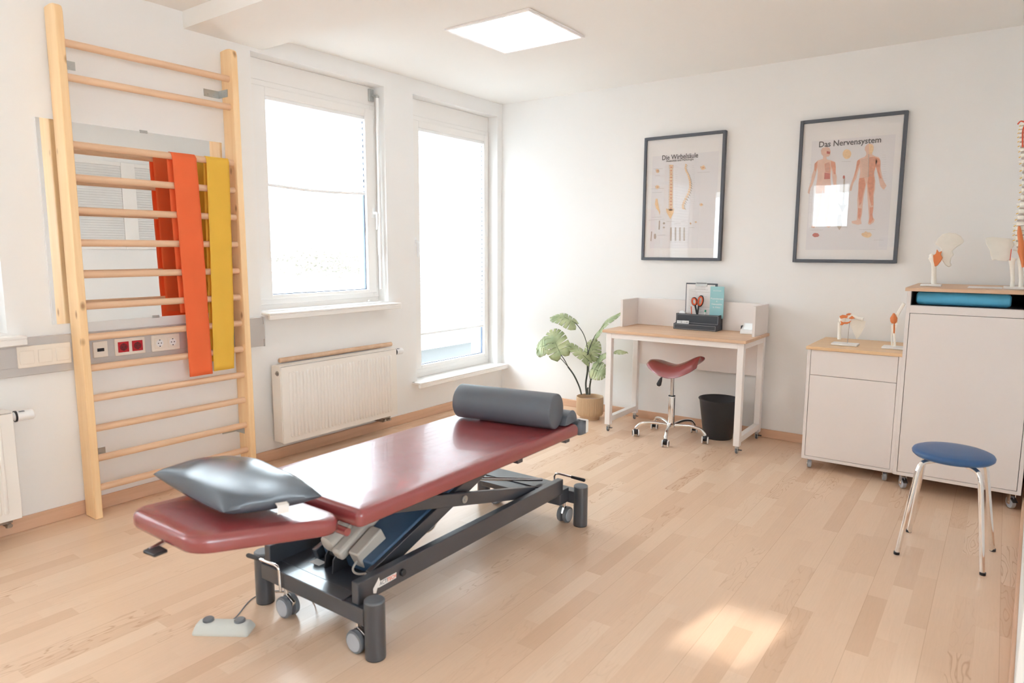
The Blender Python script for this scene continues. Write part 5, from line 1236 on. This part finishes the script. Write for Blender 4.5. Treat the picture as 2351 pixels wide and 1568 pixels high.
pel = [(2262, 546, -0.01), (2280, 544, 0.02), (2300, 546, 0.03), (2322, 548, 0.02), (2330, 562, 0), (2322, 572, -0.02), (2320, 596, -0.03), (2310, 600, -0.04), (2290, 598, -0.05), (2284, 596, -0.05), (2278, 598, -0.05), (2274, 586, -0.05), (2272, 574, -0.04), (2264, 560, -0.03)]
part(t, 'pelvis', MB().prism([q(x, y, d) for x, y, d in pel], (0.0, 0.012, 0)), 'bone', bevel=0.004)
mb = MB().prism([q(2*2349-x, y, d) for x, y, d in reversed(pel)], (0.0, 0.012, 0))
for v in mb.v: v.x = min(v.x, 0.150+0.1*(v.x-0.150))
part(t, 'pelvis', mb, 'bone', bevel=0.004)
part(t, 'pubic_ligament', MB().tube([q(2322, 572, -0.04), q(2319, 598, -0.045)], 0.002, n=6), 'artery')
for x, zt in ((2325, 596), (2344, 600)):
    part(t, 'femur', MB().tube([(q(x, 650).x, yS-0.02, ZU+0.012), q(x, 640, -0.02), q(x-1, 615, -0.02), q(x-2, 600, -0.02), q(x+2, 592, -0.02)], [0.010, 0.009, 0.011, 0.014, 0.016], n=14), 'bone')
part(t, 'muscle', MB().loft([[q(x+dx*w, y, -0.035+dy*0.010) for dx, dy in ((-1, 0), (-0.6, -0.8), (0, -1), (0.6, -0.8), (1, 0), (0.6, 0.8), (0, 1), (-0.6, 0.8))] for x, y, w in ((2340, 519, 3), (2341, 535, 6), (2345, 560, 7), (2344, 578, 8), (2349, 600, 6), (2348, 614, 2.5))]), 'ligament', smooth=60)
single('paper_sheet', MB().box(-0.16, -0.006, 4.40, 4.60, ZU+0.0005, ZU+0.003), 'paper', 'flat white sheets lying beside the base of the spine model', 'paper')

# ------------------------------------------------------------------ blue stool
t = thing('blue_stool', (-0.122, 3.475, 0), 'round blue vinyl stool on four bent chrome legs', 'stool')
part(t, 'seat', MB().lathe((-0.122, 3.475, 0), [(0.0001, 0.434), (0.120, 0.434), (0.145, 0.438), (0.155, 0.447), (0.1565, 0.456), (0.152, 0.464), (0.138, 0.470), (0.09, 0.474), (0.0001, 0.476)], n=64), 'bluevinyl', smooth=50)
for fx, fy in ((-0.291, 3.324), (0.025, 3.314), (-0.276, 3.634), (0.055, 3.618)):
    d = Vector((fx+0.122, fy-3.475, 0)); c0 = Vector((-0.122, 3.475, 0)); n_ = d.normalized()
    P = [c0+n_*0.03+Vector((0, 0, 0.426)), c0+n_*0.105+Vector((0, 0, 0.425)), c0+n_*0.142+Vector((0, 0, 0.416)), c0+n_*0.158+Vector((0, 0, 0.388)), c0+n_*0.168+Vector((0, 0, 0.34)), c0+d*0.98+Vector((0, 0, 0.02)), c0+d+Vector((0, 0, 0.004))]
    g = part(t, 'leg', MB().tube(bez(P, 42), 0.0105, n=20), 'chrome')
    mesh_obj('foot_cap', MB().cyl((fx, fy, 0.0), (fx, fy, 0.012), 0.012, n=20), 'black', g)
part(t, 'seat_mount', MB().cyl((-0.122, 3.475, 0.4155), (-0.122, 3.475, 0.4335), 0.05, n=24), 'black')

# ------------------------------------------------------------------ trees beyond the terrace
def tree(x, y, h, seed):
    r = random.Random(seed); t = thing('tree', (x, y, -6), ('bare pale tree beyond the terrace seen through the wide window', 'second pale tree beyond the terrace, further along')[seed % 2], 'tree', 'trees beyond the terrace')
    part(t, 'trunk', MB().tube([(x, y, -6), (x+0.1, y, -2), (x, y, h*0.5)], [0.25, 0.18, 0.08], n=10), 'bark')
    mb = MB()
    for i in range(700):
        a = r.random()*2*pi; b = r.random(); rr = 1.25*math.sqrt(b); z = h*0.45+r.random()*0.75*(1-0.4*b)
        p = Vector((x+rr*math.cos(a), y+rr*math.sin(a), z)); s = 0.04+0.05*r.random(); n1 = Vector((r.gauss(0, 1), r.gauss(0, 1), r.gauss(0, 1))).normalized(); n2 = n1.orthogonal().normalized()
        mb.add([p, p+n1*s*2, p+n1*s+n2*s], [(0, 1, 2)])
    part(t, 'foliage', mb, 'treeleaf', smooth=0)
tree(-16.5, 12.6, 1.4, 0); tree(-17.5, 14.6, 1.3, 1)
structure('ground', MB().box(-60, -12.05, -40, 60, -6.1, -6), 'render_w', 'bright ground far below beyond the terrace', 'ground', smooth=0)

for o in bpy.data.objects:
    if '_o' in o: del o['_o']
for o in bpy.data.objects:
    if o.type == 'MESH' and o.parent is None and 'label' not in o: print('UNLABELLED', o.name)
